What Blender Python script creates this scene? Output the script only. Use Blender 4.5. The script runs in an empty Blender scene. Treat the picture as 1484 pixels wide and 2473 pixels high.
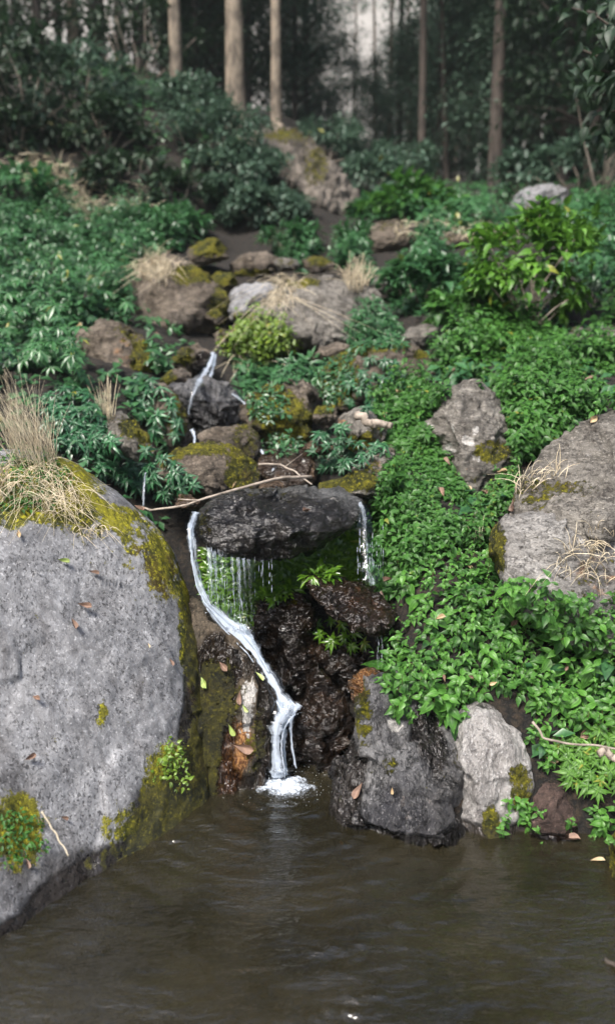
import bpy, math, random
import numpy as np
from mathutils import Vector, Matrix
from mathutils.bvhtree import BVHTree

random.seed(7)
rng = np.random.default_rng(7)
S = bpy.context.scene
C = S.collection
R = math.radians

# ------------------------------------------------------------------ camera, sky, sun, exposure
CAMZ, PITCH, F, CU, CV = 1.6, R(11), 1940.0, 742.0, 1236.0
cam_d = bpy.data.cameras.new('camera')
cam = bpy.data.objects.new('camera', cam_d)
C.objects.link(cam)
cam.location = (0, 0, CAMZ)
cam.rotation_euler = (R(90) - PITCH, 0, 0)
cam_d.sensor_fit = 'VERTICAL'
cam_d.sensor_height = 24
cam_d.sensor_width = 24
cam_d.lens = 24 * F / 2472.0
cam_d.clip_start = 0.05
cam_d.clip_end = 1000
cam_d.dof.use_dof = True
cam_d.dof.focus_distance = 3.0
cam_d.dof.aperture_fstop = (cam_d.lens / 1000) / 0.021
S.camera = cam

SUN_EL, SUN_AZ = 54, 212            # azimuth measured clockwise from +Y
W_ = bpy.data.worlds.new('World')
S.world = W_
W_.use_nodes = True
wn = W_.node_tree
sky = wn.nodes.new('ShaderNodeTexSky')
sky.sky_type = 'NISHITA'
sky.sun_disc = False
sky.sun_elevation = R(SUN_EL)
sky.sun_rotation = R(SUN_AZ)
sky.air_density = 1.0
sky.dust_density = 4.0
bg = wn.nodes['Background']
bg.inputs['Strength'].default_value = 0.065
wn.links.new(sky.outputs[0], bg.inputs['Color'])
sd = bpy.data.lights.new('sun', 'SUN')
sd.energy = 1.5
sd.angle = R(14)
sd.color = (1.0, 0.96, 0.9)
sun = bpy.data.objects.new('sun', sd)
C.objects.link(sun)
_d = Vector((math.sin(R(SUN_AZ)) * math.cos(R(SUN_EL)), math.cos(R(SUN_AZ)) * math.cos(R(SUN_EL)), math.sin(R(SUN_EL))))
sun.rotation_euler = _d.to_track_quat('Z', 'Y').to_euler()
sun.location = (0, -2, 12)
S.view_settings.view_transform = 'Standard'
S.view_settings.look = 'None'
S.view_settings.exposure = 2.1
S.view_settings.gamma = 1.0

# ------------------------------------------------------------------ helpers
cp, sp = math.cos(PITCH), math.sin(PITCH)


def Wn(u, v, Y):
    """world points on the lines of sight (u, v) at distance Y ahead of the camera (arrays allowed)"""
    u = np.asarray(u, float); v = np.asarray(v, float); Y = np.asarray(Y, float)
    xr = (u - CU) / F; yr = (CV - v) / F
    t = Y / (cp + yr * sp)
    return np.stack([t * xr, t * (cp + yr * sp), CAMZ + t * (-sp + yr * cp)], -1)


def W1(u, v, Y):
    return Wn([u], [v], [Y])[0]


def px(Y):
    return Y / F * 1.03     # metres per reference pixel at distance Y


def sstep(a, b, x):
    t = np.clip((x - a) / (b - a), 0, 1)
    return t * t * (3 - 2 * t)


def _hash(ix, iy, iz, seed):
    h = (ix * 374761393 + iy * 668265263 + iz * 2147483647 + seed * 1274126177) & 0xFFFFFFFF
    h = ((h ^ (h >> 13)) * 1274126177) & 0xFFFFFFFF
    h = ((h ^ (h >> 15)) * 2246822519) & 0xFFFFFFFF
    return ((h ^ (h >> 16)) & 0xFFFFFF) / float(0xFFFFFF)


def vnoise(p, seed=0):
    p = np.asarray(p, float)
    i = np.floor(p).astype(np.int64); f = p - i
    f = f * f * f * (f * (f * 6 - 15) + 10)
    r = 0
    for dx in (0, 1):
        wx = f[:, 0] if dx else 1 - f[:, 0]
        for dy in (0, 1):
            wy = f[:, 1] if dy else 1 - f[:, 1]
            for dz in (0, 1):
                wz = f[:, 2] if dz else 1 - f[:, 2]
                r = r + wx * wy * wz * _hash(i[:, 0] + dx, i[:, 1] + dy, i[:, 2] + dz, seed)
    return r * 2 - 1


def fbm(p, oct=4, seed=0, gain=0.5, ridged=False):
    a, r, tot = 1.0, 0, 0
    for o in range(oct):
        n = vnoise(p * (2.03 ** o) + o * 17.3, seed + o)
        if ridged:
            n = 1 - 2 * np.abs(n)
        r = r + a * n; tot += a; a *= gain
    return r / tot


def mesh_np(name, v, quads=None, tris=None, uv=None, attrs=None, smooth=True):
    me = bpy.data.meshes.new(name)
    v = np.asarray(v, np.float32)
    me.vertices.add(len(v))
    me.vertices.foreach_set('co', v.ravel())
    idx, starts, n = [], [], 0
    if quads is not None and len(quads):
        q = np.asarray(quads, np.int32); idx.append(q.ravel()); starts.append(np.arange(len(q)) * 4); n += len(q) * 4
    if tris is not None and len(tris):
        t = np.asarray(tris, np.int32); idx.append(t.ravel()); starts.append(n + np.arange(len(t)) * 3)
    idx = np.concatenate(idx); starts = np.concatenate(starts).astype(np.int32)
    me.loops.add(len(idx)); me.loops.foreach_set('vertex_index', idx)
    me.polygons.add(len(starts)); me.polygons.foreach_set('loop_start', starts)
    me.polygons.foreach_set('use_smooth', np.full(len(starts), smooth))
    if uv is not None:
        l = me.uv_layers.new(name='UVMap')
        l.data.foreach_set('uv', np.asarray(uv, np.float32)[idx].ravel())
    for k, a in (attrs or {}).items():
        at = me.attributes.new(k, 'FLOAT', 'POINT')
        at.data.foreach_set('value', np.asarray(a, np.float32))
    me.update(calc_edges=True)
    me.validate()
    return me


_variants = {}


def put(name, me, m=None, loc=(0, 0, 0), parent=None):
    if m is not None and me is not None and me.materials and me.materials[0] != m:     # same shape in another material
        key = (me.name, m.name)
        if key not in _variants:
            _variants[key] = me.copy(); _variants[key].materials.clear()
        me = _variants[key]
    o = bpy.data.objects.new(name, me)
    if m is not None and me is not None and not me.materials:
        me.materials.append(m)
    C.objects.link(o)
    o.location = loc
    if parent is not None:
        o.parent = parent
    return o


def tag(o, label=None, cat=None, group=None, kind=None):
    if label: o['label'] = label
    if cat: o['category'] = cat
    if group: o['group'] = group
    if kind: o['kind'] = kind
    return o


def copy_tree(o, **kw):
    r = o.copy(); C.objects.link(r)
    for ch in o.children:
        c = ch.copy(); C.objects.link(c); c.parent = r
    return r


class Geo:
    """collects pieces of quads and triangles with uv and a per-vertex tint"""
    def __init__(s):
        s.v, s.q, s.t, s.uv, s.a, s.n = [], [], [], [], [], 0

    def add(s, v, q=None, t=None, uv=None, tint=None):
        v = np.asarray(v, float).reshape(-1, 3)
        if q is not None and len(q): s.q.append(np.asarray(q, int) + s.n)
        if t is not None and len(t): s.t.append(np.asarray(t, int) + s.n)
        s.v.append(v); s.uv.append(np.zeros((len(v), 2)) if uv is None else np.asarray(uv, float))
        s.a.append(np.full(len(v), 0.5) if tint is None else np.broadcast_to(np.asarray(tint, float), (len(v),)))
        s.n += len(v)

    def mesh(s, name, smooth=True, off=(0, 0, 0)):
        return mesh_np(name, np.concatenate(s.v) - np.asarray(off), np.concatenate(s.q) if s.q else None,
                       np.concatenate(s.t) if s.t else None, np.concatenate(s.uv), {'tint': np.concatenate(s.a)}, smooth)

    def tube(s, pts, rad, n=6, tint=0.5, jag=0.0):
        pts = np.asarray(pts, float); k = len(pts)
        rad = np.broadcast_to(np.asarray(rad, float), (k,))
        tg = np.gradient(pts, axis=0); tg /= np.linalg.norm(tg, axis=1)[:, None] + 1e-9
        ref = np.array([0.3, 1, 0.1]) if abs(tg[:, 1]).max() < 0.9 else np.array([1, 0.1, 0.2])
        a = np.cross(tg, ref); a /= np.linalg.norm(a, axis=1)[:, None] + 1e-9
        b = np.cross(tg, a)
        th = np.arange(n) / n * 2 * math.pi
        rr = rad[:, None] * (1 + jag * rng.normal(size=(k, n)))
        v = pts[:, None] + rr[..., None] * (np.cos(th)[None, :, None] * a[:, None] + np.sin(th)[None, :, None] * b[:, None])
        i = np.arange(k - 1)[:, None] * n; j = np.arange(n)[None]
        q = np.stack([i + j, i + (j + 1) % n, i + n + (j + 1) % n, i + n + j], -1).reshape(-1, 4)
        uv = np.stack(np.broadcast_arrays(j / n, np.arange(k)[:, None] / max(1, k - 1)), -1).reshape(-1, 2)
        vv = np.concatenate([v.reshape(-1, 3), pts[:1], pts[-1:]])
        c0, c1 = k * n, k * n + 1
        t = [(c0, (x + 1) % n, x) for x in range(n)] + [(c1, (k - 1) * n + x, (k - 1) * n + (x + 1) % n) for x in range(n)]
        s.add(vv, q, t, np.concatenate([uv, [[0, 0], [0, 1]]]), tint)


# ------------------------------------------------------------------ node helper
class NT:
    def __init__(s, name):
        s.m = bpy.data.materials.new(name); s.m.use_nodes = True
        s.t = s.m.node_tree; s.t.nodes.clear()
        s.out = s.t.nodes.new('ShaderNodeOutputMaterial')

    def n(s, typ, **kw):
        nd = s.t.nodes.new('ShaderNode' + typ)
        for k, v in kw.items():
            setattr(nd, k, v)
        return nd

    def link(s, a, b):
        s.t.links.new(a, b)

    def set(s, nd, key, val):
        i = nd.inputs[key]
        if hasattr(val, 'links') or isinstance(val, bpy.types.NodeSocket): s.link(val, i)
        else: i.default_value = val

    def noise(s, vec, scale, detail=4, rough=0.55, dist=0.0):
        nd = s.n('TexNoise'); s.set(nd, 'Vector', vec); s.set(nd, 'Scale', scale); s.set(nd, 'Detail', detail)
        s.set(nd, 'Roughness', rough); s.set(nd, 'Distortion', dist)
        return nd.outputs['Fac']

    def vor(s, vec, scale, feature='F1', rnd=1.0):
        nd = s.n('TexVoronoi', feature=feature); s.set(nd, 'Vector', vec); s.set(nd, 'Scale', scale); s.set(nd, 'Randomness', rnd)
        return nd.outputs['Distance']

    def math(s, op, a, b=0.0, clamp=False):
        nd = s.n('Math', operation=op, use_clamp=clamp); s.set(nd, 0, a); s.set(nd, 1, b)
        return nd.outputs[0]

    def ramp(s, fac, lo, hi, a=0.0, b=1.0):
        nd = s.n('MapRange', interpolation_type='SMOOTHSTEP'); s.set(nd, 'Value', fac)
        for k, x in (('From Min', lo), ('From Max', hi), ('To Min', a), ('To Max', b)): s.set(nd, k, x)
        return nd.outputs['Result']

    def mix(s, fac, a, b, mode='MIX'):
        nd = s.n('Mix', data_type='RGBA', blend_type=mode)
        s.set(nd, 0, fac)
        for k, x in ((6, a), (7, b)):
            if isinstance(x, tuple): nd.inputs[k].default_value = (*x, 1.0)
            else: s.link(x, nd.inputs[k])
        return nd.outputs[2]

    def mapv(s, vec, scale=(1, 1, 1), rot=(0, 0, 0)):
        nd = s.n('Mapping'); s.link(vec, nd.inputs[0]); nd.inputs['Scale'].default_value = scale; nd.inputs['Rotation'].default_value = rot
        return nd.outputs[0]

    def attr(s, name):
        return s.n('Attribute', attribute_name=name).outputs['Fac']

    def bump(s, h, strength=0.5, dist=0.01, normal=None):
        nd = s.n('Bump'); s.set(nd, 'Height', h); s.set(nd, 'Strength', strength); s.set(nd, 'Distance', dist)
        if normal is not None: s.link(normal, nd.inputs['Normal'])
        return nd.outputs[0]

    def bsdf(s, **kw):
        nd = s.n('BsdfPrincipled')
        for k, v in kw.items():
            k = k.replace('_', ' ')
            if isinstance(v, tuple): nd.inputs[k].default_value = (*v, 1.0) if len(v) == 3 else v
            else: s.set(nd, k, v)
        return nd

    def done(s, sh):
        s.link(sh, s.out.inputs['Surface']); return s.m


def rock_mat(name, ca, cb, dark=(0.02, 0.02, 0.02), spec=0.5, spec_scale=70, rough=0.75, strata=(1, 1, 1), rot=(0, 0, 0),
             bump=0.6, moss_a=(0.020, 0.026, 0.003), moss_b=(0.20, 0.185, 0.009), crack=0.5, wetb=3.2, pale=(0.55, 0.53, 0.5), scale=1.0, spec_r=(0.57, 0.66), stain=0.0):
    """rock: two tones in cloudy noise, dark specks, cracks, pale lichen; attributes moss / wet / rust / pale say where those lie; wet also darkens a shaded rock side"""
    k = NT(name)
    tc = k.n('TexCoord').outputs['Object']
    sv = k.mapv(tc, strata, rot)
    big = k.noise(tc, 3.0 * scale, 5, 0.6, 0.3)
    mid = k.noise(sv, 17 * scale, 8, 0.72, 0.1)
    fine = k.noise(sv, 90 * scale, 4, 0.7)
    col = k.mix(k.ramp(big, 0.35, 0.65), ca, cb)
    col = k.mix(k.ramp(mid, 0.5, 0.72, 0, 0.75), col, tuple(x * 1.55 for x in cb))
    col = k.mix(k.ramp(mid, 0.5, 0.3, 0, 0.7), col, tuple(x * 0.45 for x in ca))
    spn = k.math('MULTIPLY', k.ramp(k.noise(k.mapv(tc, (1, 1, 0.6)), spec_scale, 3, 0.6, 0.6), *spec_r), k.ramp(k.noise(tc, 7, 3), 0.36, 0.58, 0.15, 1.0))
    col = k.mix(k.math('MULTIPLY', spn, spec), col, dark)
    col = k.mix(k.ramp(fine, 0.54, 0.72, 0, 0.6), col, tuple(min(0.8, x * 2.4) for x in cb))
    col = k.mix(k.ramp(k.noise(sv, 48 * scale, 5, 0.75, 0.1), 0.47, 0.34, 0, 0.65), col, dark)
    cr = k.noise(k.mapv(sv, (1, 1, 1.6)), 4.5 * scale, 7, 0.72, 0.15)
    crk = k.ramp(k.math('ABSOLUTE', k.math('SUBTRACT', cr, 0.5)), 0.0, 0.012, 1, 0)
    col = k.mix(k.math('MULTIPLY', crk, crack), col, dark)
    if stain:
        col = k.mix(k.math('MULTIPLY', k.ramp(k.noise(k.mapv(tc, (3.2, 3.2, 0.9)), 1.6, 6, 0.7, 0.8), 0.46, 0.66), stain), col, k.mix(1.0, col, (0.45, 0.43, 0.42), 'MULTIPLY'))
    # rust and pale lichen
    rs = k.ramp(k.math('ADD', k.attr('rust'), k.math('MULTIPLY', k.math('SUBTRACT', mid, 0.5), 1.6)), 0.35, 0.75)
    rc = k.mix(k.ramp(fine, 0.4, 0.65), (0.10, 0.035, 0.012), (0.42, 0.22, 0.08))
    col = k.mix(rs, col, rc)
    pl = k.ramp(k.math('ADD', k.attr('pale'), k.math('MULTIPLY', k.math('SUBTRACT', k.noise(tc, 22, 5, 0.7, .6), 0.5), 1.8)), 0.5, 0.68)
    pc = k.mix(k.ramp(fine, 0.35, 0.7), tuple(x * 0.6 for x in pale), pale)
    col = k.mix(pl, col, pc)
    wet = k.ramp(k.math('ADD', k.attr('wet'), k.math('MULTIPLY', k.math('SUBTRACT', big, 0.5), 0.9)), 0.3, 0.7)
    col = k.mix(wet, col, k.mix(1.0, col, (0.13, 0.115, 0.105), 'MULTIPLY'))
    # moss
    mn = k.noise(tc, 26, 6, 0.75)
    mm = k.ramp(k.math('ADD', k.attr('moss'), k.math('ADD', k.math('MULTIPLY', k.math('SUBTRACT', mn, 0.5), 2.6), k.math('MULTIPLY', k.math('SUBTRACT', big, 0.5), 0.8))), 0.38, 0.62)
    mt = k.noise(tc, 7, 6, 0.75)
    mc = k.mix(k.ramp(mt, 0.38, 0.64), moss_a, moss_b)
    mc = k.mix(k.ramp(k.noise(tc, 4.3, 4, 0.7), 0.52, 0.68, 0, 0.7), mc, (0.075, 0.045, 0.012))
    mc = k.mix(k.ramp(k.noise(tc, 62, 4, 0.75), 0.50, 0.66, 0, 0.8), mc, tuple(x * 2.2 for x in moss_b))
    mc = k.mix(k.ramp(k.noise(tc, 75, 4, 0.75), 0.49, 0.36, 0, 0.8), mc, tuple(x * 0.5 for x in moss_a))
    mc = k.mix(wet, mc, k.mix(1.0, mc, (0.34, 0.33, 0.30), 'MULTIPLY'))
    col = k.mix(mm, col, mc)
    h = k.math('MULTIPLY', k.math('ADD', mid, k.math('MULTIPLY', fine, 0.35)), k.math('SUBTRACT', 1.0, k.math('MULTIPLY', wet, 0.75)))
    h = k.math('SUBTRACT', h, k.math('MULTIPLY', crk, 0.5 * crack))
    h = k.math('SUBTRACT', h, k.math('MULTIPLY', spn, 0.25))
    h = k.math('ADD', h, k.math('MULTIPLY', mm, k.math('MULTIPLY', k.noise(tc, 70, 5, 0.8), 2.2)))
    h = k.math('ADD', h, k.math('MULTIPLY', wet, k.math('MULTIPLY', k.noise(sv, 13 * scale, 3, 0.55, 0.3), wetb)))
    nb = k.bump(h, bump, 0.024)
    ro = k.math('ADD', rough, k.math('MULTIPLY', fine, 0.2), clamp=True)
    ro = k.n('Mix', data_type='FLOAT')
    k.set(ro, 0, k.math('MULTIPLY', wet, k.math('SUBTRACT', 1.0, mm))); k.set(ro, 2, rough); k.set(ro, 3, 0.09)
    b = k.bsdf(Base_Color=col, Roughness=ro.outputs[0], Normal=nb, Specular_IOR_Level=k.math('ADD', 0.35, k.math('MULTIPLY', wet, 0.15)))
    return k.done(b.outputs[0])


def leaf_mat(name, a, b, yel=(0.25, 0.22, 0.03), yfrac=0.04, rough=0.38, vein='three', trans=0.25, spec=0.5):
    """leaf: per-leaf tint from a to b, a few yellow ones, ribs drawn along the blade"""
    k = NT(name)
    t = k.attr('tint')
    tc = k.n('TexCoord')
    uvs = k.n('SeparateXYZ'); k.link(tc.outputs['UV'], uvs.inputs[0])
    x = k.math('ABSOLUTE', k.math('SUBTRACT', uvs.outputs[0], 0.5))     # 0 midrib .. 0.5 margin
    ob = k.n('ObjectInfo').outputs['Random']
    col = k.mix(t, a, b)
    col = k.mix(k.ramp(t, 1 - yfrac - 0.01, 1 - yfrac), col, yel)
    col = k.mix(k.math('MULTIPLY', ob, 0.35), col, tuple(q * 0.6 for q in a))
    nz = k.noise(tc.outputs['Object'], 60, 3)
    col = k.mix(k.ramp(nz, 0.35, 0.7, 0, 0.35), col, tuple(min(1, q * 1.5) for q in b))
    h = None
    if vein:
        rib = k.ramp(x, 0.02, 0.05, 1, 0)
        if vein == 'three':
            rib = k.math('MAXIMUM', rib, k.ramp(k.math('ABSOLUTE', k.math('SUBTRACT', x, 0.24)), 0.015, 0.04, 1, 0))
        else:
            w = k.math('FRACT', k.math('ADD', k.math('MULTIPLY', uvs.outputs[1], 9), k.math('MULTIPLY', x, -5)))
            rib = k.math('MAXIMUM', rib, k.math('MULTIPLY', k.ramp(k.math('ABSOLUTE', k.math('SUBTRACT', w, 0.5)), 0.06, 0.14, 1, 0), 0.5))
        col = k.mix(k.math('MULTIPLY', rib, 0.5), col, tuple(q * 0.55 for q in a) if vein == 'three' else tuple(min(1, q * 1.8) for q in b))
        h = k.math('MULTIPLY', rib, -1.0)
    kw = dict(Base_Color=col, Roughness=rough, Specular_IOR_Level=spec)
    if h is not None: kw['Normal'] = k.bump(h, 0.4, 0.002)
    bs = k.bsdf(**kw)
    tr = k.n('BsdfTranslucent'); k.link(k.mix(0.5, col, tuple(min(1, q * 1.6) for q in b)), tr.inputs['Color'])
    mx = k.n('MixShader'); mx.inputs[0].default_value = trans
    k.link(bs.outputs[0], mx.inputs[1]); k.link(tr.outputs[0], mx.inputs[2])
    return k.done(mx.outputs[0])


def plain_mat(name, a, b, scale=30, rough=0.8, stretch=(1, 1, 1), bump=0.4, bdist=0.005, lo=.35, hi=.65):
    k = NT(name)
    tc = k.n('TexCoord').outputs['Object']
    n = k.noise(k.mapv(tc, stretch), scale, 6, 0.65, 0.3)
    col = k.mix(k.ramp(n, lo, hi), a, b)
    col = k.mix(k.math('MULTIPLY', k.attr('tint'), 0.35), col, tuple(min(1, q * 1.5) for q in b))
    bs = k.bsdf(Base_Color=col, Roughness=rough, Normal=k.bump(n, bump, bdist))
    return k.done(bs.outputs[0])


# ------------------------------------------------------------------ materials
M = {}
M['granite'] = rock_mat('granite', (0.175, 0.177, 0.186), (0.26, 0.262, 0.27), (0.035, 0.034, 0.036), 0.8, 105, 0.7, bump=0.4, crack=0.12, spec_r=(0.55, 0.61), stain=0.85)
M['wetdark'] = rock_mat('wet_dark_rock', (0.05, 0.052, 0.054), (0.14, 0.142, 0.142), (0.01, 0.01, 0.01), 0.4, 60, 0.38, (1, 1, 2.4), (0.5, 0.3, 0), 0.9, crack=0.3, wetb=1.0)
M['wetbrown'] = rock_mat('wet_brown_rock', (0.045, 0.032, 0.023), (0.17, 0.115, 0.075), (0.006, 0.005, 0.004), 0.4, 60, 0.22, (1, 1, 2.2), (0.4, 0.5, 0), 1.0, crack=0.5, wetb=2.0)
M['slab'] = rock_mat('root_brown_rock', (0.05, 0.042, 0.03), (0.13, 0.10, 0.07), (0.012, 0.01, 0.008), 0.6, 70, 0.6, (1.6, 1.6, 0.6), (0, 0.3, 0), 0.9)
M['gneiss'] = rock_mat('gneiss', (0.035, 0.035, 0.041), (0.185, 0.183, 0.183), (0.02, 0.02, 0.022), 0.6, 50, 0.5, (1.8, 1.4, 0.6), (0, 0.25, 0.2), 1.0, crack=0.8, stain=0.7)
M['pale'] = rock_mat('pale_rock', (0.27, 0.258, 0.247), (0.40, 0.388, 0.375), (0.12, 0.11, 0.11), 0.5, 60, 0.7, (1.7, 1.4, 0.7), (0, 0.5, 0), 0.9, crack=0.35, stain=0.4)
M['tan'] = rock_mat('tan_rock', (0.125, 0.115, 0.10), (0.23, 0.215, 0.19), (0.05, 0.04, 0.035), 0.5, 55, 0.8, (1, 1, 2.2), (0.5, -0.3, 0), 0.9, crack=0.6, stain=0.7)
M['lichen'] = rock_mat('lichen_rock', (0.16, 0.153, 0.145), (0.27, 0.26, 0.245), (0.05, 0.045, 0.04), 0.6, 55, 0.8, (1, 1, 2.2), (0.4, -0.3, 0), 0.9, crack=0.4, stain=0.6)
M['brown'] = rock_mat('brown_rock', (0.10, 0.08, 0.06), (0.18, 0.15, 0.12), (0.025, 0.02, 0.016), 0.5, 50, 0.85, (1, 1, 2), (0.3, 0.4, 0), 0.9, crack=0.6, stain=0.7)
M['earthrock'] = rock_mat('red_earth_rock', (0.035, 0.022, 0.018), (0.075, 0.05, 0.042), (0.012, 0.01, 0.01), 0.5, 60, 0.9, bump=0.8, crack=0.1)
M['cliff'] = rock_mat('cliff_rock', (0.085, 0.072, 0.058), (0.19, 0.165, 0.14), (0.03, 0.028, 0.025), 0.3, 12, 0.85, (2.5, 1, 0.6), (0, 0.6, 0), 1.0, crack=0.6, scale=0.35)
M['leaf_near'] = leaf_mat('fresh_leaf', (0.010, 0.055, 0.010), (0.100, 0.255, 0.040), yfrac=0.015, rough=0.38, vein='three', spec=0.35)
M['leaf_small'] = leaf_mat('small_leaf', (0.010, 0.045, 0.012), (0.080, 0.215, 0.036), yfrac=0.025, rough=0.4, vein='three', spec=0.35)
M['leaf_whorl'] = leaf_mat('whorl_leaf', (0.004, 0.030, 0.014), (0.034, 0.135, 0.048), yfrac=0.01, yel=(0.10, 0.22, 0.02), rough=0.30, vein='pin', trans=0.15, spec=0.7)
M['leaf_bank'] = leaf_mat('bank_leaf', (0.006, 0.036, 0.016), (0.066, 0.180, 0.062), yfrac=0.03, rough=0.33, vein=None)
M['leaf_shrub'] = leaf_mat('shrub_leaf', (0.012, 0.058, 0.010), (0.11, 0.25, 0.028), yfrac=0.04, rough=0.38, vein='pin')
M['leaf_lime'] = leaf_mat('lime_leaf', (0.045, 0.11, 0.012), (0.17, 0.26, 0.025), yfrac=0.12, rough=0.4, vein=None)
M['leaf_wet'] = leaf_mat('wet_leaf', (0.008, 0.05, 0.006), (0.14, 0.27, 0.02), yfrac=0.12, yel=(0.28, 0.27, 0.05), rough=0.22, vein=None)
M['leaf_bush'] = leaf_mat('bush_leaf', (0.028, 0.060, 0.042), (0.085, 0.150, 0.095), yfrac=0.02, rough=0.5, vein=None)
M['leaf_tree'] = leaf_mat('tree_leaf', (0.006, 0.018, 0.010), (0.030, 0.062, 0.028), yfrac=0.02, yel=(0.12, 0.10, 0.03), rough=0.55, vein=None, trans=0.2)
M['leaf_mist'] = leaf_mat('mist_tinted_leaf', (0.030, 0.064, 0.044), (0.095, 0.165, 0.105), yfrac=0.02, yel=(0.14, 0.12, 0.05), rough=0.6, vein=None, trans=0.2)  # paler copy of the tree leaf, forest mist put into its colour
M['stem'] = plain_mat('green_stem', (0.05, 0.07, 0.02), (0.12, 0.10, 0.04), 40)
M['wood'] = plain_mat('grey_wood', (0.11, 0.09, 0.07), (0.34, 0.29, 0.24), 25, 0.85, (1, 1, 1))
M['bark'] = plain_mat('pale_bark', (0.035, 0.028, 0.022), (0.22, 0.18, 0.135), 6, 0.9, (1, 1, 0.45), 0.8, 0.03, .40, .58)
M['barkdark'] = plain_mat('dark_bark', (0.022, 0.018, 0.015), (0.07, 0.055, 0.045), 7, 0.9, (1, 1, 0.4), 0.8, 0.03)
M['straw'] = plain_mat('dry_straw', (0.42, 0.33, 0.21), (0.72, 0.62, 0.46), 20, 0.7)
M['dead'] = plain_mat('dead_leaf', (0.07, 0.04, 0.028), (0.22, 0.14, 0.10), 25, 0.7)
M['deadtan'] = plain_mat('tan_leaf', (0.26, 0.17, 0.085), (0.42, 0.33, 0.20), 25, 0.6)
M['fallgreen'] = plain_mat('fallen_green_leaf', (0.10, 0.16, 0.03), (0.28, 0.34, 0.10), 40, 0.5)
M['soil'] = plain_mat('soil', (0.003, 0.0025, 0.002), (0.040, 0.027, 0.016), 38, 0.9, bump=1.0, bdist=0.03, lo=.42, hi=.72)
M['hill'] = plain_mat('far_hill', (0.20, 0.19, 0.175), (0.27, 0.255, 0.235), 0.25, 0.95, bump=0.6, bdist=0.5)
M['bed'] = plain_mat('pool_bed', (0.03, 0.024, 0.014), (0.09, 0.072, 0.045), 7, 0.9)

k = NT('pool_water')
tc = k.n('TexCoord').outputs['Object']
fr = k.n('Fresnel'); fr.inputs['IOR'].default_value = 1.7
w1 = k.noise(k.mapv(tc, (1, 2.6, 1)), 9, 3, 0.55, 0.4)
w2 = k.noise(k.mapv(tc, (1, 2.2, 1)), 34, 3, 0.6, 0.3)
calm = k.ramp(k.noise(tc, 1.6, 3, 0.5), 0.38, 0.62, 0.25, 1.0)
nb = k.bump(k.math('MULTIPLY', calm, k.math('ADD', w1, k.math('MULTIPLY', w2, 0.4))), 0.5, 0.03)
k.link(nb, fr.inputs['Normal'])
df = k.n('BsdfDiffuse')
k.link(k.mix(k.ramp(k.noise(tc, 2.2, 4), 0.3, 0.7), (0.016, 0.014, 0.007), (0.038, 0.033, 0.019)), df.inputs['Color'])
trn = k.n('BsdfTransparent'); trn.inputs['Color'].default_value = (0.62, 0.52, 0.34, 1)
gl = k.n('BsdfGlossy'); gl.inputs['Roughness'].default_value = 0.03; gl.inputs['Color'].default_value = (1, 1, 1, 1)
k.link(nb, gl.inputs['Normal'])
m1 = k.n('MixShader'); m1.inputs[0].default_value = 0.55; k.link(df.outputs[0], m1.inputs[2]); k.link(trn.outputs[0], m1.inputs[1])
m2 = k.n('MixShader'); k.link(fr.outputs[0], m2.inputs[0]); k.link(m1.outputs[0], m2.inputs[1]); k.link(gl.outputs[0], m2.inputs[2])
M['water'] = k.done(m2.outputs[0])


def fall_mat(name, lo, hi, sx=7, sy=1.6):
    """running white water: threads of foam along the flow with clear water between them"""
    k = NT(name)
    tc = k.n('TexCoord').outputs['UV']
    st = k.noise(k.mapv(tc, (sx, sy, 1)), 1.0, 5, 0.7, 0.6)
    sm = k.noise(k.mapv(tc, (sx * 0.3, sy * 2.5, 1)), 1.0, 3, 0.6)
    uvs = k.n('SeparateXYZ'); k.link(tc, uvs.inputs[0])
    edge = k.ramp(k.math('ABSOLUTE', k.math('SUBTRACT', uvs.outputs[0], 0.5)), 0.5, 0.06, -0.42, 0.12)
    f = k.math('ADD', k.math('ADD', k.math('MULTIPLY', st, 0.75), k.math('MULTIPLY', sm, 0.25)), edge)
    f = k.math('ADD', f, k.math('MULTIPLY', k.math('SUBTRACT', k.attr('tint'), 0.5), 0.5))
    fac = k.ramp(f, lo, hi)
    white = k.bsdf(Base_Color=(0.64, 0.72, 0.83), Roughness=0.25, Normal=k.bump(st, 0.35, 0.006), Subsurface_Weight=0.0)
    tl = k.n('BsdfTranslucent'); tl.inputs['Color'].default_value = (0.8, 0.86, 0.92, 1)
    wm = k.n('MixShader'); wm.inputs[0].default_value = 0.4; k.link(white.outputs[0], wm.inputs[1]); k.link(tl.outputs[0], wm.inputs[2])
    fr = k.n('Fresnel'); fr.inputs['IOR'].default_value = 1.33
    gl = k.n('BsdfGlossy'); gl.inputs['Roughness'].default_value = 0.08
    tr = k.n('BsdfTransparent'); tr.inputs['Color'].default_value = (0.9, 0.93, 0.95, 1)
    clear = k.n('MixShader'); k.link(fr.outputs[0], clear.inputs[0]); k.link(tr.outputs[0], clear.inputs[1]); k.link(gl.outputs[0], clear.inputs[2])
    mx = k.n('MixShader'); k.link(fac, mx.inputs[0]); k.link(clear.outputs[0], mx.inputs[1]); k.link(wm.outputs[0], mx.inputs[2])
    return k.done(mx.outputs[0])


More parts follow.
